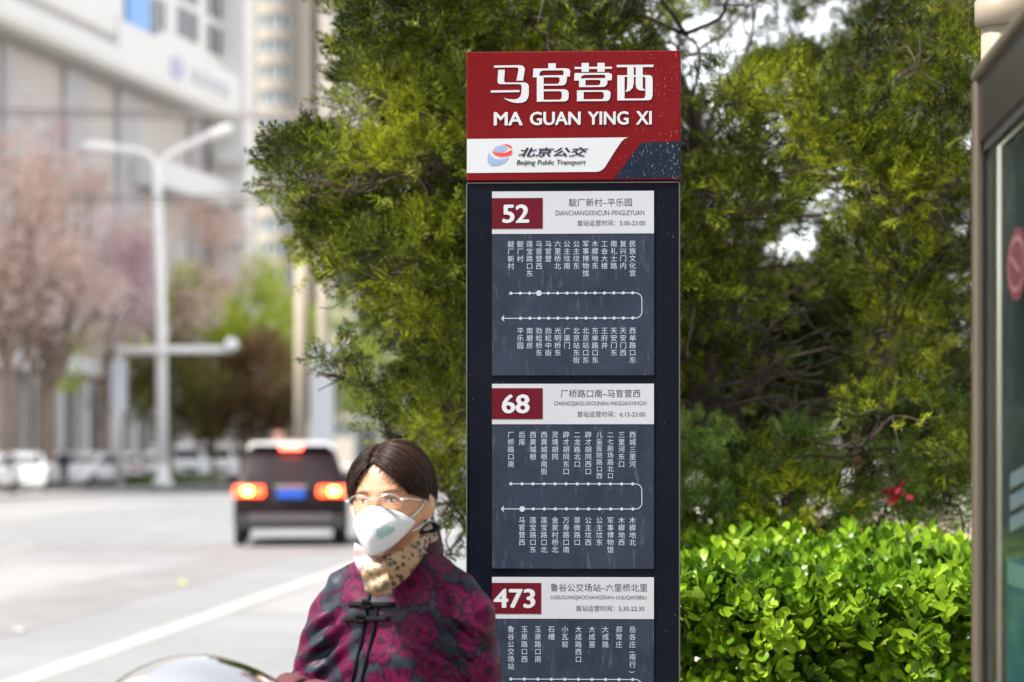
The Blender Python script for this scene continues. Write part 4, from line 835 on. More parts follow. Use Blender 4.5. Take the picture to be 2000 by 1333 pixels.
# small litter on the road
def litter(name, px, py, r, m, lab, cat):
    d = 1.62 * F / (py - HY); c = at(px, py, d); rg = np.random.default_rng(px); b = MB()
    P = [Vector((r * rg.uniform(.6, 1.1) * math.cos(a), r * rg.uniform(.6, 1.1) * math.sin(a), rg.uniform(0, .025))) for a in np.linspace(0, 2 * PI, 9)[:-1]]
    b.add([(0, 0, r * .45)] + P, [(0, i + 1, (i + 1) % 8 + 1) for i in range(8)]); tag(b.build(name, m, loc=(c.x, c.y, -.112)), lab, cat)
litter('crumpled_paper', 35, 1236, .075, m_smw, 'small crumpled white paper lying on the near lane', 'litter')
litter('fallen_leaves', 357, 1142, .08, m_lime, 'tiny pale green leaf clump lying on the carriageway', 'leaf')
# far pedestrian
def skinfig(name, verts, edges, m, parent, lv=1):
    me = bpy.data.meshes.new(name); me.from_pydata([v[:3] for v in verts], edges, []); o = bpy.data.objects.new(name, me); COL.objects.link(o)
    md = o.modifiers.new('s', 'SKIN'); 
    for i, v in enumerate(verts): me.skin_vertices[0].data[i].radius = (v[3], v[4] if len(v) > 4 else v[3])
    me.skin_vertices[0].data[0].use_root = True; md2 = o.modifiers.new('u', 'SUBSURF'); md2.levels = md2.render_levels = lv
    dg = bpy.context.evaluated_depsgraph_get(); dg.update(); nm = bpy.data.meshes.new_from_object(o.evaluated_get(dg)); bpy.data.objects.remove(o); nm.shade_smooth(); nm.materials.clear()
    return obj(name, nm, m, parent)
pw = empty('person', tuple(at(125, 882, 95)[:2]) + (0,), .4, 'person in dark clothes standing among the white parked cars', 'person')
m_dcl = mat('navy_clothes', (.012, .016, .03), .8); m_skin0 = mat('skin_tone', (.45, .27, .18), .6)
skinfig('body', [(0, 0, .92, .14, .10), (0, 0, 1.15, .15, .10), (0, 0, 1.33, .17, .10), (0, 0, 1.42, .06, .06), (0, -.02, 1.50, .07, .08), (0, -.01, 1.62, .07, .085),
    (-.18, 0, 1.34, .06), (-.23, .02, 1.08, .045), (-.20, -.08, .86, .04), (.18, 0, 1.34, .06), (.23, .02, 1.08, .045), (.20, -.08, .86, .04),
    (-.09, 0, .80, .09), (-.10, -.02, .46, .065), (-.11, .02, .08, .045), (-.12, -.12, .04, .04), (.09, 0, .80, .09), (.10, -.02, .46, .065), (.11, .02, .08, .045), (.12, -.12, .04, .04)],
    [(0, 1), (1, 2), (2, 3), (3, 4), (4, 5), (2, 6), (6, 7), (7, 8), (2, 9), (9, 10), (10, 11), (0, 12), (12, 13), (13, 14), (14, 15), (0, 16), (16, 17), (17, 18), (18, 19)], m_dcl, pw)
b = MB(); b.lathe([(.01, 1.46), (.075, 1.50), (.085, 1.57), (.07, 1.64), (.01, 1.68)], 12, (0, -.03, 0)); b.build('face', m_skin0, pw)
b = MB(); b.lathe([(.08, 1.56), (.095, 1.62), (.07, 1.69), (.01, 1.71)], 12, (0, .0, 0)); b.build('hair', m_blackp, pw)

# ------------------------------------------------------------------ litter bin with domed stainless lid
m_steel = mat('polished_steel', (.78, .77, .75), .10, 1, var=.06, scale=3, bump=.03, bscale=6)
bc = at(383, 882, 4.2); bn = empty('litter_bin', (bc.x, bc.y, 0), 0, 'polished steel litter bin whose domed lid mirrors the street', 'litter bin')
R = .237; zt = CAMZ - (1279 - HY) / F * 4.2
cap = [(R * math.sin(a), zt - R * (1 - math.cos(a))) for a in np.linspace(.001, math.radians(68), 12)]
b = MB(); b.lathe([(.001, zt - .2)] + [(.19, zt - .19)] + [(r, z) for r, z in reversed(cap)][:0] + [(cap[-1][0] - .006, cap[-1][1] - .02), (cap[-1][0] + .006, cap[-1][1] - .02), (cap[-1][0] + .006, cap[-1][1])] + list(reversed(cap)), 40, caps=False); b.build('lid', m_steel, bn)
b = MB(); b.lathe([(.195, .03), (.195, zt - .30), (.19, zt - .29)], 36); b.build('body', mat('brushed_steel', (.5, .5, .5), .3, 1), bn)
b = MB(); b.lathe([(.17, zt - .30), (.17, zt - .17)], 24); b.build('opening', m_blackp, bn)
for k in range(4): a = k * PI / 2 + .4; b = MB(); b.tube([(.188 * math.cos(a), .188 * math.sin(a), zt - .31), (.188 * math.cos(a), .188 * math.sin(a), zt - .16)], .008, 6); b.build('post', m_steel, bn)
b = MB(); b.lathe([(.21, 0), (.21, .03), (.2, .035)], 30); b.build('base', m_blackp, bn)

# ------------------------------------------------------------------ shelter panel at the right
m_bronze = mat('champagne_metal', (.105, .083, .058), .38, .6, var=.06, scale=10); m_bdark = mat('dark_gasket', (.02, .018, .016), .5)
m_rail = mat('dark_grey_rail', (.012, .012, .011), .3, .3)
sh = empty('shelter_panel', road(.55, 4.45, 0), RZ, 'glazed side panel of the bus shelter with a champagne metal frame', 'shelter')
# local: +y along the road away from us, x to the right; panel runs from y=0 towards us
zo = 2.19; rc = .06
def lb(x0, x1, y0, y1, z0, z1, nm, m, bv=0.003, parent=None): b = MB(); b.box(x0, x1, y0, y1, z0, z1, b=bv); return b.build(nm, m, parent or sh)
lb(-.022, -.005, -.05, 0, .0, zo - .02, 'post', m_bronze, .006); lb(-.004, .002, -.045, -.004, .0, zo - .1, 'gasket', m_bdark, 0); lb(.002, .019, -.05, 0, .0, zo - .03, 'post', m_bronze, .006)
lb(-.024, -.008, -2.2, -.012, zo - .022, zo, 'top_rail', m_bronze, .006); lb(-.014, .016, -2.2, -.05, zo - .135, zo - .022, 'rail_panel', m_rail, .003)
lb(-.02, .02, -2.2, -.05, .10, .2, 'bottom_rail', m_bronze, .004); lb(-.024, .024, -2.25, -2.2, 0, zo, 'post', m_bronze, .006)
lb(-.006, .010, -2.2, -.05, zo - .150, zo - .135, 'gasket', m_bdark, 0)
mg = bpy.data.materials.new('pane_glass'); mg.use_nodes = True; t = NT(mg); t.t.nodes.clear(); o_ = t.n('ShaderNodeOutputMaterial'); gl_ = t.n('ShaderNodeBsdfGlossy', Roughness=.03); tr_ = t.n('ShaderNodeBsdfTransparent'); tr_.inputs[0].default_value = (.80, .86, .86, 1)
fr = t.n('ShaderNodeFresnel', IOR=1.16); mxs = t.n('ShaderNodeMixShader'); tc = t.n('ShaderNodeTexCoord'); nz = t.n('ShaderNodeTexNoise', Scale=6, Detail=2); t.l(tc.outputs['Object'], nz.inputs['Vector']); bp = t.n('ShaderNodeBump', Strength=.25, Distance=.02); t.l(nz.outputs['Fac'], bp.inputs['Height']); t.l(bp.outputs[0], gl_.inputs['Normal'])
fm = t.n('ShaderNodeMath', operation='MULTIPLY'); fm.inputs[1].default_value = .35; t.l(fr.outputs[0], fm.inputs[0]); t.l(fm.outputs[0], mxs.inputs[0]); t.l(tr_.outputs[0], mxs.inputs[1]); t.l(gl_.outputs[0], mxs.inputs[2]); t.l(mxs.outputs[0], o_.inputs[0])
lb(-.003, .005, -2.2, -.05, .2, zo - .135, 'glass_pane', mg, 0)
# poster board standing just inside the glass
m_post = mat('slate_poster', (.020, .026, .036), .4, var=.25, scale=4, coat=.3)
pb = empty('poster_board', road(.55, 4.45, 0), RZ, 'dark slate poster with white bars behind the shelter glass', 'poster')
def pbx(y0, y1, z0, z1, nm, m, x=.012): b = MB(); b.box(x, x + .012, y0, y1, z0, z1); return b.build(nm, m, pb)
pbx(-2.1, -.13, .3, 2.04, 'board', m_post, .016)
zp = lambda py, d: CAMZ - (py - HY) / F * d
for k, (ya, yb) in enumerate(((925, 955), (968, 998), (1010, 1038))):
    b = MB(); d0, d1 = 4.20, 3.92
    b.add([(.0145, d0 - 4.45, zp(yb, d0)), (.0145, d1 - 4.45, zp(yb - 26, d1)), (.0145, d1 - 4.45, zp(ya - 26, d1)), (.0145, d0 - 4.45, zp(ya, d0))], [(0, 1, 2, 3)]); b.build('white_bar', m_hdr, pb)
pbx(-.95, -.23, .45, zp(1095, 4), 'teal_block', mat('teal_print', (.015, .10, .13), .4, var=.4, scale=5), .012); pbx(-.85, -.25, zp(1150, 4), zp(1105, 4), 'pale_teal_band', mat('pale_teal', (.16, .26, .23), .5), .010)
# red ring sticker on the glass
def oval(rx, rz, x, nm, m, par): b = MB(); zc = zp(522, 4.0); b.add([(x, -.47 + rx * math.cos(a), zc + rz * math.sin(a)) for a in np.linspace(0, 2 * PI, 25)[:-1]], [tuple(range(24))]); return b.build(nm, m, par)
stk = empty('round_sticker', road(.55, 4.45, 0), RZ, 'red ringed oval sticker on the shelter glass', 'sticker')
oval(.120, .060, -.0042, 'disc', mat('sticker_red', (.055, .006, .009), .4), stk); oval(.098, .047, -.0052, 'ring', mat('sticker_pink', (.13, .055, .052), .4), stk); oval(.080, .037, -.0062, 'centre', bpy.data.materials['sticker_red'], stk)
o = MB(); zc = zp(522, 4.0); o.add([(-.0072, -.47 + q * math.cos(.6) - s_ * math.sin(.6), zc + (q * math.sin(.6) + s_ * math.cos(.6)) * .42) for q, s_ in ((-.07, -.010), (.07, -.010), (.07, .010), (-.07, .010))], [(0, 1, 2, 3)]); o.build('bar', bpy.data.materials['sticker_pink'], stk)
# round shelter column behind
col = empty('shelter_column', at(1963, 882, 5.3), 0, 'round beige shelter column with a collar behind the glazed panel', 'column'); col.location.z = 0; q = 5.3 / F
b = MB(); b.lathe([(.052, 0), (.052, CAMZ + (HY - 30) * q)], 24); b.build('shaft', mat('beige_column_paint', (.20, .165, .12), .5), col)
b = MB(); z1 = CAMZ + (HY - 48) * q; b.lathe([(.054, z1 - .008), (.066, z1), (.066, z1 + .05), (.056, z1 + .058), (.052, z1 + .3)], 24); b.build('collar', bpy.data.materials['beige_column_paint'], col)
b = MB(); b.lathe([(.09, 0), (.09, .02), (.06, .03)], 20); b.build('base', bpy.data.materials['beige_column_paint'], col)
# canopy roof of the shelter, out of view above, kept where the photograph implies it
# ------------------------------------------------------------------ the woman
def evalmods(me, mods, name='m'):
    o = bpy.data.objects.new('tmp', me); COL.objects.link(o)
    for ty, kw in mods:
        md = o.modifiers.new(ty, ty)
        for k, v in kw.items(): setattr(md, k, v)
    dg = bpy.context.evaluated_depsgraph_get(); dg.update(); nm = bpy.data.meshes.new_from_object(o.evaluated_get(dg)); bpy.data.objects.remove(o); nm.name = name; return nm
WY = math.radians(-19)        # body turned towards the street
WC = Vector((-.223, 4.86, 0))
wm = empty('person', WC, WY, 'older woman in white mask, leopard scarf and magenta flowered jacket beside the sign', 'person')
BM = Matrix.Translation(WC) @ Matrix.Rotation(WY, 4, 'Z')
HC = Vector((-.240, 4.80, 1.400)); HYAW = math.radians(-17)
HM = BM.inverted() @ Matrix.Translation(HC) @ Matrix.Rotation(HYAW, 4, 'Z') @ Matrix.Rotation(math.radians(-2.5), 4, 'Y') @ Matrix.Rotation(math.radians(-2), 4, 'X') @ Matrix.Scale(.955, 4)
def HB(p): return HM @ Vector(p)            # head space -> body space
# head
def gau(x, z, cx, cz, sx_, sz_): return math.exp(-((x - cx) / sx_) ** 2 - ((z - cz) / sz_) ** 2)
def head_point(th, ph):      # th from the crown, ph around with 0 at the face
    n = (math.sin(th) * math.sin(ph), -math.sin(th) * math.cos(ph), math.cos(th))
    x, y, z = n[0] * .0775, n[1] * .092, n[2] * .112
    if z < 0:
        t = min(1, -z / .112); x *= 1 - .30 * t ** 1.6; 
        if y > 0: y *= 1 - .45 * t ** 1.3
        else: y *= 1 - .10 * t ** 2
    if y < 0:
        f = min(1, (-y / .05)); d = 0
        for s in (-1, 1):
            d -= .0085 * gau(x, z, s * .030, .003, .015, .0115)      # sockets
            d += .0050 * gau(x, z, s * .030, .001, .012, .0075)     # lids
            d += .0040 * gau(x, z, s * .030, .020, .020, .007)       # brows
            d += .0065 * gau(x, z, s * .040, -.030, .018, .018)      # cheeks
            d += .003 * gau(x, z, s * .026, -.016, .012, .006)       # bags
            d += .004 * gau(x, z, s * .012, -.040, .006, .006)
        d += .009 * gau(x, z, 0, -.012, .008, .020) + .020 * gau(x, z, 0, -.038, .011, .011) + .008 * gau(x, z, 0, -.066, .022, .008) + .004 * gau(x, z, 0, -.095, .018, .012)
        d -= .003 * gau(x, z, 0, -.080, .02, .004)
        y -= d * f
    return (x, y, z)
N1, N2 = 120, 72; V = []
for i in range(1, N2):
    for j in range(N1): V.append(head_point(PI * i / N2, 2 * PI * j / N1 ))
V = [HB(v) for v in V]; n = len(V); V += [HB(head_point(0, 0)), HB(head_point(PI, 0))]
Fc = [(i * N1 + j, i * N1 + (j + 1) % N1, (i + 1) * N1 + (j + 1) % N1, (i + 1) * N1 + j) for i in range(N2 - 2) for j in range(N1)] + [(n, (j + 1) % N1, j) for j in range(N1)] + [(n + 1, (N2 - 2) * N1 + j, (N2 - 2) * N1 + (j + 1) % N1) for j in range(N1)]
hb = MB(); hb.add(V, Fc)
headbvh = BVHTree.FromPolygons(V, Fc)
def face(x, z, off=.001):      # point on the face in head space, lifted by off
    o = HB((x, -.3, z)); d = (HB((x, 0, z)) - o).normalized(); h = headbvh.ray_cast(o, d)
    return (HM.inverted() @ h[0]) + Vector((0, -off, 0)) if h[0] else Vector((x, -.09, z))
# ears
for s in (-1, 1):
    E = []
    for k, (a, c) in enumerate(((0, .35), (.3, .8), (.6, 1), (.85, .9), (1, .5))):
        zz = .022 - .062 * a; E.append([HB((s * (.070 + .012 * math.sin(a * PI) + q[0]), .008 + q[1] * c - .006 * a, zz)) for q in [(.012 * math.cos(t), .017 * math.sin(t)) for t in np.linspace(0, 2 * PI, 11)[:-1]]])
    hb.loft(E)
    rim = [HB((s * (.079 + .006 * math.sin(t) ), .010 + .019 * math.cos(t * 1.0) , -.006 + .031 * math.sin(t))) for t in np.linspace(-2.1, 3.0, 14)]
    rim = [HB((s * (.080 + .004 * (1 if q > 3 else 0)), .012 + .018 * math.cos(t), -.006 + (.030) * math.sin(t))) for q, t in enumerate(np.linspace(-1.6, 3.6, 14))]
    hb.tube(rim, [.0035] * 13 + [.002], 6)
# neck, torso, limbs: the body under the clothes
hb.tube([HB((0, .02, -.04)), HB((0, .022, -.09)), (.0, .012, 1.27), (0, .015, 1.20)], [.050, .050, .055, .075], 16)
hb.loft([[(a * math.cos(t), b_ * math.sin(t), z) for t in np.linspace(0, 2 * PI, 25)[:-1]] for z, a, b_ in ((.80, .13, .09), (.95, .135, .09), (1.1, .14, .095), (1.2, .12, .075), (1.25, .06, .05))])
SH = {1: (.128, .0, 1.196), -1: (-.126, .0, 1.192)}; EL = {1: (.158, .02, .95), -1: (-.185, -.045, .985)}; WR = {1: (.02, -.235, 1.002), -1: (-.125, -.225, 1.030)}
for s in (-1, 1):
    hb.tube([SH[s], tuple((Vector(SH[s]) + Vector(EL[s])) / 2), EL[s]], [.042, .038, .034], 12); hb.tube([EL[s], tuple((Vector(EL[s]) + Vector(WR[s])) / 2), WR[s]], [.034, .030, .023], 12)
    hb.tube([(s * .075, 0, .88), (s * .08, -.005, .48), (s * .085, .01, .08)], [.072, .050, .034], 14); hb.tube([(s * .085, .03, .045), (s * .09, -.06, .035), (s * .095, -.13, .028)], [.032, .034, .022], 10)
def hand(b, wr, s, curl, fwd, palm_up):      # palm and five curled fingers, rooted at the wrist
    wr = Vector(wr); f = Vector(fwd).normalized(); u = Vector(palm_up).normalized(); side = f.cross(u).normalized()
    b.tube([wr - f * .03, wr, wr + f * .035, wr + f * .075], [.024, .027, .036, .034], 12, flat=.55)
    for k in range(4):
        base = wr + f * .07 + side * (k - 1.5) * .018; L = (.062, .072, .068, .052)[k]; P = [base - f * .02, base]
        a = 0; p = base
        for j, q in enumerate((.45, .32, .23)): a += curl; d = f * math.cos(a) - u * math.sin(a); p = p + d * L * q; P.append(p)
        b.tube(P, [.0095, .0098, .009, .008, .0065], 8)
    base = wr + f * .02 + side * -.028 * s; d = (f * .7 - side * s * .55 - u * .35).normalized(); b.tube([base, base + d * .028, base + d * .052 + f * .006], [.012, .0105, .008], 8)
hands = [(WR[1], 1, .85, (-1, -.35, .05), (0, -.35, 1)), (WR[-1], -1, .9, (1, -.55, -.05), (0, -.35, 1))]
for hn in hands: hand(hb, *hn)
me = evalmods(hb.mesh('b'), [('REMESH', dict(mode='VOXEL', voxel_size=.0032)), ('SMOOTH', dict(factor=.5, iterations=2))], 'body'); me.shade_smooth(); me.materials.clear()
m_skin = bpy.data.materials.new('skin'); m_skin.use_nodes = True; t = NT(m_skin); b_ = t.t.nodes['Principled BSDF']; tc = t.n('ShaderNodeTexCoord'); nz = t.n('ShaderNodeTexNoise', Scale=22, Detail=4); t.l(tc.outputs['Object'], nz.inputs[0])
cr = t.n('ShaderNodeValToRGB'); cr.color_ramp.elements[0].color = (.34, .155, .075, 1); cr.color_ramp.elements[1].color = (.46, .24, .135, 1); cr.color_ramp.elements[0].position = .3; cr.color_ramp.elements[1].position = .7; t.l(nz.outputs['Fac'], cr.inputs[0]); t.l(cr.outputs[0], b_.inputs['Base Color'])
b_.inputs['Roughness'].default_value = .5; b_.inputs['Subsurface Weight'].default_value = .12; b_.inputs['Subsurface Radius'].default_value = (.02, .008, .004)
body_o = obj('body', me, m_skin, wm)
# eyes, brows
m_eye = mat('eye_dark', (.012, .008, .006), .25); m_brow = mat('thin_brow', (.10, .055, .03), .8); m_lid = mat('lid_crease', (.22, .09, .045), .6)
m_scl = mat('eye_white', (.5, .42, .36), .3)
for s in (-1, 1):
    def arcp(z0, amp, hw, off, k=9, cx=.030): return [HB(face(s * cx + hw * t, z0 + amp * (1 - t * t) - .0012 * s * t * 0, off)) for t in np.linspace(-1, 1, k)]
    b = MB(); up = arcp(.0005, .0034, .0125, .0012); lo = arcp(.0005, -.0016, .0125, .0012); n = len(up); b.add(up + lo, [(i, i + 1, n + i + 1, n + i) for i in range(n - 1)], sm=True); b.build('eye', m_scl, wm)
    b = MB(); c = face(s * .030, .0012, .0022); b.add([HB((c.x + .0042 * math.cos(a), c.y, c.z + .0030 * math.sin(a) - .0002)) for a in np.linspace(0, 2 * PI, 13)[:-1]], [tuple(range(12))]); b.build('iris', m_eye, wm)
    b = MB(); b.tube(arcp(.0010, .0036, .0132, .0014), [.0004, .0009, .0012, .0013, .0013, .0013, .0012, .001, .0004], 6); b.build('eyelid', m_eye, wm)
    b = MB(); b.tube(arcp(.0060, .0036, .0140, .0002), .0007, 6); b.build('lid_crease', m_lid, wm)
    b = MB(); b.tube(arcp(-.0065, -.0035, .0135, .0), .0006, 6); b.build('lid_crease', m_lid, wm)
    b = MB(); b.tube(arcp(.0170, .0045, .0165, .0004, cx=.032), [.0006, .0011, .0014, .0015, .0015, .0014, .0012, .0009, .0005], 6, flat=.6); b.build('eyebrow', m_brow, wm)
# hair: a side-parted short cut, shell plus combed locks
m_hair = bpy.data.materials.new('dark_brown_hair'); m_hair.use_nodes = True; t = NT(m_hair); hb_ = t.t.nodes['Principled BSDF']; g_ = t.n('ShaderNodeNewGeometry'); cr = t.n('ShaderNodeValToRGB')
cr.color_ramp.elements[0].color = (.0025, .0015, .001, 1); cr.color_ramp.elements[1].color = (.034, .014, .008, 1); t.l(g_.outputs['Random Per Island'], cr.inputs[0]); t.l(cr.outputs[0], hb_.inputs['Base Color']); hb_.inputs['Roughness'].default_value = .45; hb_.inputs['Specular IOR Level'].default_value = .16
HA = Vector((.0855, .103, .112)); HCc = Vector((0, .010, .012))
def sl(a, c, t):
    a, c = a.normalized(), c.normalized(); w = math.acos(max(-1, min(1, a.dot(c)))) or 1e-6; return (a * math.sin((1 - t) * w) + c * math.sin(t * w)) / math.sin(w)
def hairpt(s, f, t, lift=0.):       # s side, f 0 front .. 1 back, t 0 root .. 1 end
    ys = -.083 + .135 * f; xr = -.012 - .10 * f * 0; zr_ = math.sqrt(max(.05, 1 - (ys / .103) ** 2)) if abs(ys) < .1 else .25
    root = Vector((xr / .08, (ys - .0) / .103 * .93, max(zr_, .36 if f < .1 else zr_)))
    ph = math.radians(46 + (178 - 46) * f ** .85); ze = .012 + (-.012 - .012) * min(1, f * 2.2) if f < .45 else -.012 - .066 * min(1, (f - .45) / .3)
    if s < 0 and f < .3: ze -= .006
    ze = (ze - HCc.z) / HA.z
    rh = math.sqrt(max(.02, 1 - min(.95, abs(ze)) ** 2)); end = Vector((s * math.sin(ph) * rh, -math.cos(ph) * rh, ze))
    d = sl(root, end, t); L = 1 + lift + .035 * math.sin(t * PI) ; 
    if ze < -.3: L -= .06 * t * t
    p = Vector((d.x * HA.x, d.y * HA.y, d.z * HA.z)) * L + HCc
    return p
hr = MB(); nf, ntt = 36, 16
for s in (-1, 1):
    for off in (0, -.035):
        V = [HB(hairpt(s, i / nf, j / ntt, off)) for i in range(nf + 1) for j in range(ntt + 1)]
        hr.add(V, [(i * (ntt + 1) + j, (i + 1) * (ntt + 1) + j, (i + 1) * (ntt + 1) + j + 1, i * (ntt + 1) + j + 1) for i in range(nf) for j in range(ntt)], sm=True)
rg = np.random.default_rng(5)
for k in range(1500):
    s = -1 if k % 2 else 1; f = rg.uniform(0, 1); df = rg.normal(0, .02); t0 = rg.uniform(0, .25); t1 = rg.uniform(.8, 1.03); lf = rg.uniform(-.01, .05) if rg.random() > .04 else rg.uniform(.05, .12); P = []
    for q in np.linspace(0, 1, 8): P.append(HB(hairpt(s, max(0, min(1, f + df * q)), t0 + (t1 - t0) * q, lf * math.sin(PI * (.12 + .8 * q)) )))
    w_ = rg.uniform(.0009, .0021); hr.tube(P, [w_ * .5, w_, w_, w_, w_, w_ * .9, w_ * .6, w_ * .15], 4, flat=.6)
for k in range(260):        # loose strands that stand off the cut
    s = -1 if k % 2 else 1; f = rg.uniform(0, 1) ** 1.3; t0 = rg.uniform(.05, .7); t1 = min(1.12, t0 + rg.uniform(.25, .6)); lf = rg.uniform(.03, .13); df = rg.normal(0, .09); P = []
    for q in np.linspace(0, 1, 7): P.append(HB(hairpt(s, max(0, min(1, f + df * q * q)), t0 + (t1 - t0) * q, lf * q + .01) + Vector(rg.normal(size=3) * .0012)))
    hr.tube(P, [.0003, .0005, .0005, .0005, .0004, .0003, .0001], 3)
for k in range(46):         # short wisps at the forehead and temples
    s = -1 if rg.random() < .5 else 1; t_ = rg.uniform(.1, .95); p = hairpt(s, 0, t_, .0); d = Vector((-s * rg.uniform(.2, .9), -.2, -rg.uniform(.4, 1))).normalized() * rg.uniform(.008, .022); P = [HB(p + d * q + Vector((0, -.004 * math.sin(q * PI), 0))) for q in np.linspace(0, 1, 5)]
    hr.tube(P, [.0006, .0006, .0005, .0003, .0001], 3)
hair_o = obj('hair', (lambda mm: mm)(hr.mesh('hair')), m_hair, wm)
# face mask with a centre ridge
m_mask = mat('mask_fabric', (.54, .54, .545), .75, bump=.08, bscale=300); m_mask.node_tree.nodes['Principled BSDF'].inputs['Subsurface Weight'].default_value = .05
def maskpt(u, v):     # u -1..1 across, v 0 top .. 1 bottom
    a = abs(u); zt_ = -.011 - .016 * a ** 1.3 - .010 * a ** 3; zb_ = -.112 + .062 * a ** 1.7
    z = zt_ + (zb_ - zt_) * v
    yr = -(.103 + .034 * math.sin(PI * min(1, (v * .86 + .04))) ** .75 + .004) if True else 0
    xe = .062 + .004 * math.sin(PI * v); ye = -.052 + .014 * v
    x = (1 if u > 0 else -1) * xe * (a ** .92); y = yr + (ye - yr) * (a ** 1.28)
    bulge = .012 * math.sin(PI * a) * math.sin(PI * min(1, v * .9 + .1)); return (x * (1 + bulge * 2), y - bulge, z)
nu, nv = 32, 22; V = [HB(maskpt(-1 + 2 * i / nu, j / nv)) for i in range(nu + 1) for j in range(nv + 1)]
b = MB(); b.add(V, [(i * (nv + 1) + j, (i + 1) * (nv + 1) + j, (i + 1) * (nv + 1) + j + 1, i * (nv + 1) + j + 1) for i in range(nu) for j in range(nv)], sm=True)
me = evalmods(b.mesh('mask'), [('SOLIDIFY', dict(thickness=.0012, offset=0))], 'mask'); me.materials.clear(); mask_o = obj('mask', me, m_mask, wm)
for pts in ([(i / 20 * 2 - 1, .10) for i in range(21)], [(i / 20 * 2 - 1, .45 + .05 * abs(i / 10 - 1)) for i in range(21)]):
    b = MB(); b.tube([HB(Vector(maskpt(u * .97, v)) + Vector((0, -.0008, 0))) for u, v in pts], .0009, 5); b.build('mask_seam', m_mask, mask_o)
b = MB(); b.tube([HB(Vector(maskpt(0, v)) + Vector((0, .0002, 0))) for v in np.linspace(.0, 1, 14)], .0012, 6); b.build('mask_seam', m_mask, mask_o)
b = MB(); b.tube([HB(Vector(maskpt(u, .045)) + Vector((0, -.0012, 0))) for u in np.linspace(-.55, .55, 14)], .0022, 6, flat=.5); b.build('nose_strip', mat('mask_strip', (.55, .66, .68), .6), mask_o)
# pale teal print on the mask: rows of small marks too soft to read
m_tl = mat('teal_print_ink', (.10, .32, .29), .7); rg = np.random.default_rng(2)
b = MB()
for r in range(4):
    for c_ in range(7 if r else 5):
        u0 = .22 + c_ * .058; v0 = .46 + r * .07 - c_ * .008; w_ = .05 if rg.random() > .3 else .03
        P = [HB(Vector(maskpt(u0 + a, v0 + q)) + Vector((0, -.0026, 0))) for a, q in ((0, 0), (w_, -.006), (w_, .034), (0, .040))]; b.add(P, [(0, 1, 2, 3)])
b.build('mask_print', m_tl, mask_o)
m_strap = mat('strap_elastic', (.5, .75, .76), .7)
for s in (-1, 1):
    b = MB(); b.tube([HB(p) for p in smooth_curve([(s * .061, -.052, -.036), (s * .074, -.030, -.018), (s * .082, -.004, .006), (s * .084, .018, .016), (s * .080, .030, -.004)], 4)], .0016, 6, flat=.6); b.build('mask_strap', m_strap, mask_o)
    b = MB(); b.tube([HB(p) for p in smooth_curve([(s * .061, -.042, -.062), (s * .068, -.020, -.056), (s * .078, .010, -.040), (s * .082, .028, -.020)], 4)], .0014, 6, flat=.6); b.build('mask_strap', m_strap, mask_o)
# half-rim glasses
m_gold = mat('pale_metal_frame', (.78, .74, .70), .2, 1); gl = MB()
def arcg(s): return [HB((s * .033 + .0245 * math.cos(a), -.1095 + .010 * ((.033 + .0245 * math.cos(a) * s) / .057) ** 2, -.003 + .0155 * math.sin(a))) for a in np.linspace(.12, PI - .12, 13)]
for s in (-1, 1):
    gl.tube(arcg(s), .0007, 6)
    e = (s * .0575, -.1005, .0005); gl.tube([HB(e), HB((s * .064, -.093, .002)), HB((s * .069, -.080, .002))], [.0020, .0024, .0012], 6)
    gl.tube([HB(p) for p in smooth_curve([(s * .069, -.080, .002), (s * .076, -.04, .0), (s * .081, .005, .0), (s * .081, .024, -.012)], 4)], .0009, 6)
    gl.tube([HB((s * .0095, -.1085, -.004)), HB((s * .0085, -.101, -.011))], [.0008, .0012], 6)
gl.tube([HB(p) for p in smooth_curve([(-.0095, -.1095, .000), (-.004, -.1125, .004), (.004, -.1125, .004), (.0095, -.1095, .000)], 3)], .0010, 6)
gf = gl.build('glasses', m_gold, wm)
mgl = bpy.data.materials.new('lens_glass'); mgl.use_nodes = True; t = NT(mgl); t.t.nodes.clear(); o_ = t.n('ShaderNodeOutputMaterial'); a_ = t.n('ShaderNodeBsdfGlossy', Roughness=.02); tr_ = t.n('ShaderNodeBsdfTransparent'); tr_.inputs[0].default_value = (.97, .96, .94, 1); mxs = t.n('ShaderNodeMixShader'); fr = t.n('ShaderNodeFresnel', IOR=1.35)
t.l(fr.outputs[0], mxs.inputs[0]); t.l(tr_.outputs[0], mxs.inputs[1]); t.l(a_.outputs[0], mxs.inputs[2]); t.l(mxs.outputs[0], o_.inputs[0])
for s in (-1, 1):
    P = [HB((s * .033 + .0240 * math.cos(a), -.1090 + .010 * ((.033 + .024 * math.cos(a) * s) / .057) ** 2, -.003 + (.015 if math.sin(a) > 0 else .0175) * math.sin(a))) for a in np.linspace(0, 2 * PI, 29)[:-1]]
    b = MB(); b.add(P, [tuple(range(28))]); b.build('lens', mgl, gf)

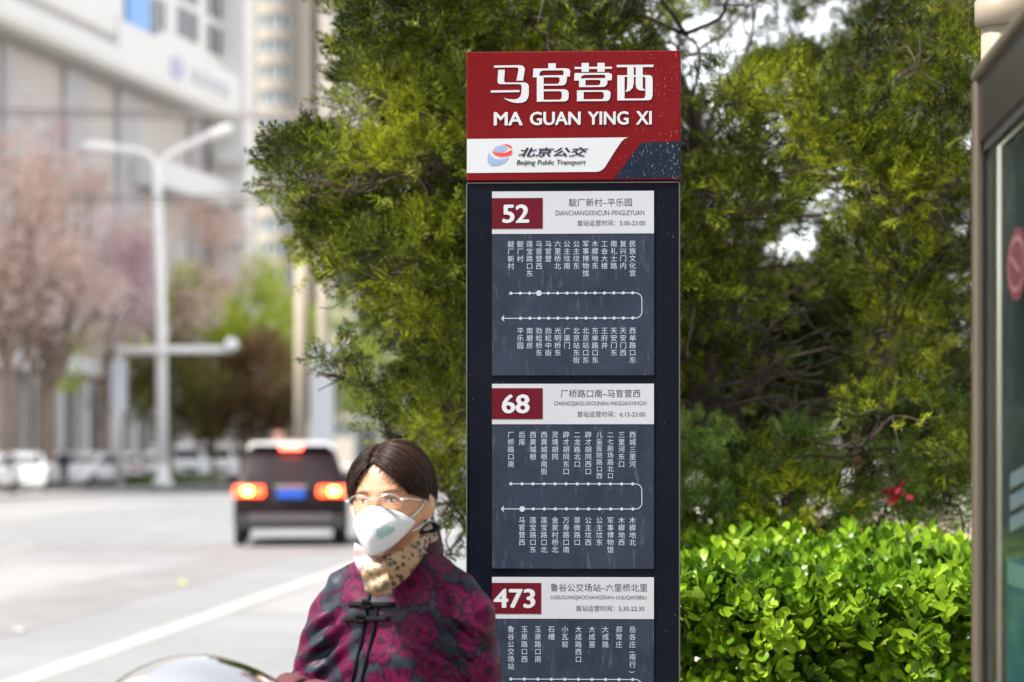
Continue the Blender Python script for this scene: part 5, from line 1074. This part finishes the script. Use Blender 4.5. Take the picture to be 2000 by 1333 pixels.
# jacket: torso and sleeves grown together
jb = MB()
secs = [(.70, .200, .140, .0), (.78, .198, .140, 0), (.95, .182, .132, 0), (1.06, .176, .128, .0), (1.13, .174, .122, .0), (1.19, .172, .112, .002), (1.235, .158, .098, .004), (1.268, .126, .084, .006), (1.290, .096, .074, .008), (1.308, .078, .068, .008)]
jb.loft([[(a * .86 * (abs(math.cos(t)) ** .88) * (1 if math.cos(t) > 0 else -1), cy + b_ * (abs(math.sin(t)) ** .9) * (1 if math.sin(t) > 0 else -1), z) for t in np.linspace(0, 2 * PI, 49)[:-1]] for z, a, b_, cy in secs])
for s in (-1, 1):
    S, E_, W_ = Vector(SH[s]), Vector(EL[s]), Vector(WR[s])
    jb.tube([Vector((s * .070, .004, 1.242)), Vector((s * .112, .0, 1.216)), S + Vector((s * .010, 0, -.022)), S.lerp(E_, .5) + Vector((s * .006, 0, 0)), E_], [.044, .054, .058, .056, .052], 22)
    jb.tube([E_ + (S - E_).normalized() * .02, E_, E_.lerp(W_, .5), W_ + (E_ - W_).normalized() * -.0], [.050, .054, .050, .042], 20)
me = evalmods(jb.mesh('j'), [('REMESH', dict(mode='VOXEL', voxel_size=.0028)), ('SMOOTH', dict(factor=.6, iterations=14))], 'jacket'); me.shade_smooth(); me.materials.clear()
nv_ = len(me.vertices); co = np.empty(nv_ * 3, np.float32); me.vertices.foreach_get('co', co); co = co.reshape(-1, 3); no = np.array([v.normal[:] for v in me.vertices])
# soft cloth folds
fold = np.array([mnoise.noise((p[0] * 7, p[1] * 7, p[2] * 16 + 5)) * .0055 + mnoise.noise((p[0] * 20 + p[2] * 12, p[1] * 18, p[2] * 26)) * .0022 for p in co.tolist()])
for s in (-1, 1):      # creases at the armpit and the elbow
    for c_, dr, amp in ((Vector((s * .125, -.07, 1.12)), Vector((s * .6, 0, .8)), .006), (Vector(EL[s]), Vector((0, -.4, 1)), .005)):
        q = co - np.array(c_); dist = np.linalg.norm(q, axis=1); fold += amp * np.exp(-(dist / .07) ** 2) * np.sin((q @ np.array(dr.normalized())) * 150)
co2 = co + no * (fold * 1.7)[:, None]; me.vertices.foreach_set('co', co2.astype(np.float32).ravel()); me.update()
# printed blossoms and paisleys, laid on the cloth as dye colours
rg = np.random.default_rng(17); cents = []
order = rg.permutation(nv_)
for i in order[:60000]:
    p = co[i]; 
    if all((p[0] - c_[0][0]) ** 2 + (p[1] - c_[0][1]) ** 2 + (p[2] - c_[0][2]) ** 2 > (.5 * (.030 + c_[2]) * 1.98) ** 2 for c_ in cents):
        nn = no[i]; r = rg.uniform(.020, .052); cents.append((p.copy(), nn.copy(), r, rg.uniform(0, 2 * PI), int(rg.integers(5, 8)), rg.random()))
grey = np.array([.0155, .0185, .027]); mag = np.array([.082, .0006, .027]); mag2 = np.array([.036, .0004, .014]); ink = np.array([.009, .002, .008])
colr = np.tile(grey, (nv_, 1)); sh_ = np.array([mnoise.noise((p[0] * 14, p[1] * 14, p[2] * 14)) for p in co.tolist()]); colr *= (1 + .25 * sh_[:, None])
warp = np.array([[mnoise.noise((p[0] * 45, p[1] * 45, p[2] * 45 + k * 9)) for k in range(2)] for p in co.tolist()])
for p, nn, r, a0, k, ty in cents:
    q = co - p; near = (np.abs(q) < r * 1.5).all(1); idx = np.where(near)[0]
    if len(idx) == 0: continue
    up = np.array([0, 0, 1.]) if abs(nn[2]) < .8 else np.array([0, 1., 0]); e1 = np.cross(up, nn); e1 /= np.linalg.norm(e1); e2 = np.cross(nn, e1)
    u = q[idx] @ e1 + warp[idx, 0] * .004; v = q[idx] @ e2 + warp[idx, 1] * .004; th = np.arctan2(v, u) + a0; rad = np.hypot(u, v) / r
    if ty < .62: edge = .80 + .26 * np.abs(np.cos(th * k / 2)) + .05 * np.cos(th * k * 3); inner = rad / edge; vein = np.abs(np.sin(th * k / 2)) < .14; cen = rad < .22; ring1 = np.abs(inner - .62) < .055
    else: edge = .62 + .42 * (np.cos(th / 2) ** 2) ** 1.2 + .06 * np.cos(th * 9); inner = rad / edge; vein = (np.abs(np.sin(th * 6 + rad * 9)) < .22) & (inner > .55) & (inner < .88); cen = (inner < .30); ring1 = np.abs(inner - .50) < .05
    c_ = colr[idx]; ins = inner < 1; c_[ins] = mag; sel = ins & (inner > .86); c_[sel] = mag2; sel = ins & ring1; c_[sel] = ink * 1.2 + mag2 * .3; sel = ins & vein & (rad > .25); c_[sel] = ink + mag2 * .4; sel = ins & cen; c_[sel] = mag2 * .8; sel = (inner >= .965) & (inner < 1.05); c_[sel] = ink
    colr[idx] = c_
# stems between the blossoms
lines = np.abs(np.array([mnoise.noise((p[0] * 13 + 3, p[1] * 13, p[2] * 13)) for p in co.tolist()])); isg = np.abs(colr.sum(1) - (grey * (1 + .25 * sh_[:, None])).sum(1)) < 1e-4
colr[isg & (lines < .035)] = mag2; colr[isg & (lines > .42)] = mag * .8
at_ = me.color_attributes.new('print', 'FLOAT_COLOR', 'POINT'); at_.data.foreach_set('color', np.c_[colr, np.ones(nv_)].astype(np.float32).ravel())
m_jac = bpy.data.materials.new('brocade'); m_jac.use_nodes = True; t = NT(m_jac); jb_ = t.t.nodes['Principled BSDF']; aa = t.n('ShaderNodeAttribute', attribute_name='print'); t.l(aa.outputs['Color'], jb_.inputs['Base Color']); jb_.inputs['Roughness'].default_value = .48; jb_.inputs['Specular IOR Level'].default_value = .14
tc = t.n('ShaderNodeTexCoord'); nz = t.n('ShaderNodeTexNoise', Scale=900); t.l(tc.outputs['Object'], nz.inputs[0]); bp = t.n('ShaderNodeBump', Strength=.15, Distance=.001); t.l(nz.outputs['Fac'], bp.inputs['Height']); t.l(bp.outputs[0], jb_.inputs['Normal'])
jac = obj('jacket', me, m_jac, wm)
Vj = [Vector(c_) for c_ in co2.tolist()]; jbvh = BVHTree.FromPolygons(Vj, [tuple(p.vertices) for p in me.polygons])
BI = BM.inverted()
def onj(px, py, off=.003):      # a spot on the jacket front
    o = BI @ Vector((0, 0, CAMZ)); d = (BI @ at(px, py, 1.0) - o).normalized(); h = jbvh.ray_cast(o, d)
    return (h[0] - d * off) if h[0] else (BI @ at(px, py, 4.72))
m_velv = mat('black_velvet', (.003, .003, .004), .9, spec=.15)
# collar band
def collar(z0, z1, r0, r1, open_=.35, n=40):
    V = []; A = np.linspace(-PI / 2 + open_, 1.5 * PI - open_, n)
    for z, r in ((z0, r0), ((z0 + z1) / 2, (r0 + r1) / 2 + .002), (z1, r1)):
        V += [((r * 1.02) * math.cos(a), .010 + r * .96 * math.sin(a), z + .010 * math.sin(a)) for a in A]
    b = MB(); b.add(V, [(k * n + i, k * n + i + 1, (k + 1) * n + i + 1, (k + 1) * n + i) for k in range(2) for i in range(n - 1)], sm=True)
    me = evalmods(b.mesh('c'), [('SOLIDIFY', dict(thickness=.005, offset=0)), ('SUBSURF', dict(levels=1, render_levels=1))], 'collar'); me.materials.clear(); return me
o = obj('collar', collar(1.284, 1.342, .080, .070), mat('collar_brocade', (.075, .0008, .024), .6, var=.5, scale=28, col2=(.022, .012, .022), spec=.15), wm)
A = np.linspace(-PI / 2 + .35, 1.5 * PI - .35, 40); b = MB(); b.tube([(.0725 * math.cos(a), .010 + .069 * math.sin(a), 1.344 + .010 * math.sin(a)) for a in A], .0042, 6); b.build('collar_piping', m_velv, o)
# placket piping and frog buttons
for pts in ([(722, 1160), (716, 1200), (706, 1250), (694, 1300), (684, 1345)], [(738, 1185), (733, 1215), (722, 1262), (710, 1310), (703, 1345)]):
    b = MB(); P = smooth_curve([onj(x, y, .002) for x, y in pts], 4); P += [P[-1] + Vector((0, .0, -.25))]; b.tube(P, .0034, 8); b.build('placket_piping', m_velv, wm)
for (xa, ya, xb, yb, kx, ky) in ((681, 1180, 770, 1181, 716, 1181), (671, 1210, 758, 1209, 704, 1209)):
    f_ = MB(); 
    for (x0_, y0_, x1_, y1_) in ((xa, ya, kx, ky), (kx, ky, xb, yb)):
        P = [onj(x0_ + (x1_ - x0_) * t, y0_ + (y1_ - y0_) * t, .005) for t in np.linspace(0, 1, 6)]; f_.tube(P, .0062, 8, flat=.6)
    fo = f_.build('frog_fastening', m_velv, wm)
    c_ = onj(kx, ky, .010); b = MB(); 
    for a in (0, 1.2, 2.4): b.tube([c_ + Vector((.008 * math.cos(q + a), -.004 * math.sin(q * 2), .008 * math.sin(q))) for q in np.linspace(0, 2 * PI, 11)], .003, 6)
    b.build('knot_button', m_velv, fo)
# cuffs, gloves
m_glove = mat('maroon_knit_glove', (.06, .008, .012), .8, var=.3, scale=60, bump=.5, bscale=260)
gb = MB()
for hn in hands:
    hand(gb, *hn); w_ = Vector(hn[0]); f = Vector(hn[3]).normalized(); gb.tube([w_ - f * .04, w_ - f * .005, w_ + f * .01], [.034, .034, .030], 14)
me = evalmods(gb.mesh('g'), [('REMESH', dict(mode='VOXEL', voxel_size=.0022)), ('DISPLACE', dict(strength=.004, mid_level=0.0)), ('SMOOTH', dict(factor=.5, iterations=2))], 'gloves'); me.shade_smooth(); me.materials.clear(); obj('gloves', me, m_glove, wm)
# scarf: a soft roll round the neck and a crossed front
m_leo = bpy.data.materials.new('leopard_silk'); m_leo.use_nodes = True; t = NT(m_leo); lb_ = t.t.nodes['Principled BSDF']; tc = t.n('ShaderNodeTexCoord'); nzz = t.n('ShaderNodeTexNoise', Scale=60, Detail=2); t.l(tc.outputs['Object'], nzz.inputs[0])
va = t.n('ShaderNodeVectorMath', operation='MULTIPLY_ADD'); va.inputs[1].default_value = (.012, .012, .012); t.l(nzz.outputs['Color'], va.inputs[0]); t.l(tc.outputs['Object'], va.inputs[2])
vo = t.n('ShaderNodeTexVoronoi', Scale=82); t.l(va.outputs[0], vo.inputs['Vector']); cr = t.n('ShaderNodeValToRGB'); cr.color_ramp.interpolation = 'LINEAR'; e = cr.color_ramp.elements
e[0].position = .0; e[0].color = (.10, .055, .03, 1); e[1].position = .52; e[1].color = (.25, .155, .075, 1)
for ps, cc in ((.20, (.05, .028, .018, 1)), (.30, (.012, .008, .007, 1)), (.42, (.015, .010, .008, 1)), (.46, (.21, .125, .055, 1))): k = e.new(ps); k.color = cc
t.l(vo.outputs['Distance'], cr.inputs[0]); t.l(cr.outputs[0], lb_.inputs['Base Color']); lb_.inputs['Roughness'].default_value = .38
m_pinks = mat('pale_pink_silk', (.46, .36, .37), .45, var=.25, scale=18, col2=(.50, .26, .24)); 
m_silk = m_leo.copy(); m_silk.name = 'marbled_silk'
for n_ in m_silk.node_tree.nodes:
    if n_.type == 'TEX_VORONOI': n_.inputs['Scale'].default_value = 48
    if n_.type == 'VECT_MATH': n_.inputs[1].default_value = (.05, .05, .05)
    if n_.type == 'VALTORGB': n_.color_ramp.elements[0].color = (.20, .17, .12, 1); n_.color_ramp.elements[1].color = (.03, .022, .015, 1); n_.color_ramp.elements[2].color = (.14, .11, .07, 1); n_.color_ramp.elements[3].color = (.012, .010, .008, 1)
sc_ = MB()
ringn = 44
for k, (z, R0, rr_, ph) in enumerate(((1.302, .066, .014, 0), (1.322, .062, .013, 1.5), (1.338, .058, .011, 3))):
    rings = []
    for i in range(ringn):
        a = 2 * PI * i / ringn; w1 = rr_ * (1 + .25 * math.sin(a * 5 + ph)); c_ = Vector((R0 * math.cos(a), .006 + R0 * .96 * math.sin(a) - .006, z - .012 * -math.sin(a) + .004 * math.sin(a * 3 + ph))); rad = Vector((math.cos(a), math.sin(a), 0))
        rings.append([c_ + rad * w1 * math.cos(q) + Vector((0, 0, 1)) * w1 * 1.2 * math.sin(q) for q in np.linspace(0, 2 * PI, 11)[:-1]])
    rings.append(rings[0]); sc_.loft(rings, caps=False)
sf = sc_.build('scarf', m_leo, wm)
def drape(name, grid, m, thick=.004, lift=.008, waves=5, amp=.004, seed=0):
    """grid: rows of (px, py) outlines laid over jacket and neck, lifted like folded silk"""
    rows = [[Vector((x, y, 0)) for x, y in r] for r in grid]; nr, nc = 14, 18; Pm = []
    def lerp_row(r, t): k = t * (len(r) - 1); i = min(len(r) - 2, int(k)); return r[i].lerp(r[i + 1], k - i)
    for i in range(nr + 1):
        k = i / nr * (len(rows) - 1); a = min(len(rows) - 2, int(k)); fr_ = k - a
        for j in range(nc + 1):
            p = lerp_row(rows[a], j / nc).lerp(lerp_row(rows[a + 1], j / nc), fr_); hit = dbvh(p.x, p.y); edge = min(1, 4 * min(j / nc, 1 - j / nc)) ** .5
            o0 = BI @ Vector((0, 0, CAMZ)); dd = (hit - o0).normalized(); Pm.append(hit - dd * (lift * (.4 + .6 * edge) + amp * math.sin(j / nc * waves * PI + i * .35 + seed)))
    b = MB(); b.add(Pm, [(i * (nc + 1) + j, (i + 1) * (nc + 1) + j, (i + 1) * (nc + 1) + j + 1, i * (nc + 1) + j + 1) for i in range(nr) for j in range(nc)], sm=True)
    me = evalmods(b.mesh(name), [('SOLIDIFY', dict(thickness=thick, offset=0)), ('SUBSURF', dict(levels=1, render_levels=1))], name); me.materials.clear(); return obj(name, me, m, sf)
chest = [BI @ at(x, y, 4.70) for x, y in ((0, 0),)]
def dbvh(px, py):          # smooth front-of-neck surface running from under the chin onto the chest
    t = max(0, min(1, (py - 1050) / 115)); xc = 738 + (px - 738); w0 = (px - 752) / 85
    depth = 4.708 - .010 * t + .050 * w0 * w0 * (1 - .3 * t) + (.012 if px > 752 else -.0) * abs(w0)
    return BI @ at(px, py, depth)
drape('scarf_fold', [[(692, 1060), (690, 1090), (702, 1118)], [(712, 1072), (712, 1105), (716, 1130)], [(738, 1086), (732, 1110), (730, 1135)]], m_pinks, lift=.010, waves=3, amp=.0035)
drape('scarf_fold', [[(838, 1040), (836, 1066), (822, 1092)], [(806, 1062), (806, 1098), (795, 1128)], [(765, 1082), (766, 1118), (768, 1150)], [(738, 1088), (728, 1125), (736, 1160)]], m_leo, lift=.014, waves=3, amp=.003, seed=1)
drape('scarf_fold', [[(706, 1098), (706, 1125), (714, 1158)], [(730, 1092), (730, 1130), (738, 1167)], [(756, 1096), (760, 1128), (768, 1158)]], m_silk, lift=.022, waves=4, amp=.003, seed=2)
# trousers and shoes, out of view below
m_tr = mat('black_trousers', (.015, .015, .018), .8); tb = MB(); tb.loft([[(a * math.cos(t), b_ * math.sin(t), z) for t in np.linspace(0, 2 * PI, 25)[:-1]] for z, a, b_ in ((.78, .155, .115), (.86, .16, .12), (.95, .15, .11))])
for s in (-1, 1): tb.tube([(s * .075, 0, .86), (s * .08, -.005, .48), (s * .085, .01, .07)], [.088, .068, .058], 16)
me = evalmods(tb.mesh('t'), [('REMESH', dict(mode='VOXEL', voxel_size=.008)), ('SMOOTH', dict(factor=.5, iterations=4))], 'trousers'); me.shade_smooth(); me.materials.clear(); obj('trousers', me, m_tr, wm)
for s in (-1, 1):
    b = MB(); b.tube([(s * .083, .055, .045), (s * .087, -.0, .05), (s * .092, -.09, .042), (s * .095, -.155, .030), (s * .095, -.17, .025)], [.030, .044, .044, .034, .015], 14); b.box(s * .09 - .04, s * .09 + .04, -.165, .07, .002, .016, b=.004); b.build('shoe', m_blackp, wm)
# ------------------------------------------------------------------ pale air over the street
if HAZE > 0:
    mh = bpy.data.materials.new('haze_air'); mh.use_nodes = True; t = NT(mh); t.t.nodes.clear(); o_ = t.n('ShaderNodeOutputMaterial'); pv = t.n('ShaderNodeVolumePrincipled'); pv.inputs['Density'].default_value = HAZE; pv.inputs['Color'].default_value = (.97, .965, .95, 1); pv.inputs['Anisotropy'].default_value = .2
    t.l(pv.outputs[0], o_.inputs['Volume']); b = MB(); b.box(-950, 950, -320, 1420, -1.2, 95); tag(b.build('haze', mh), kind='stuff')
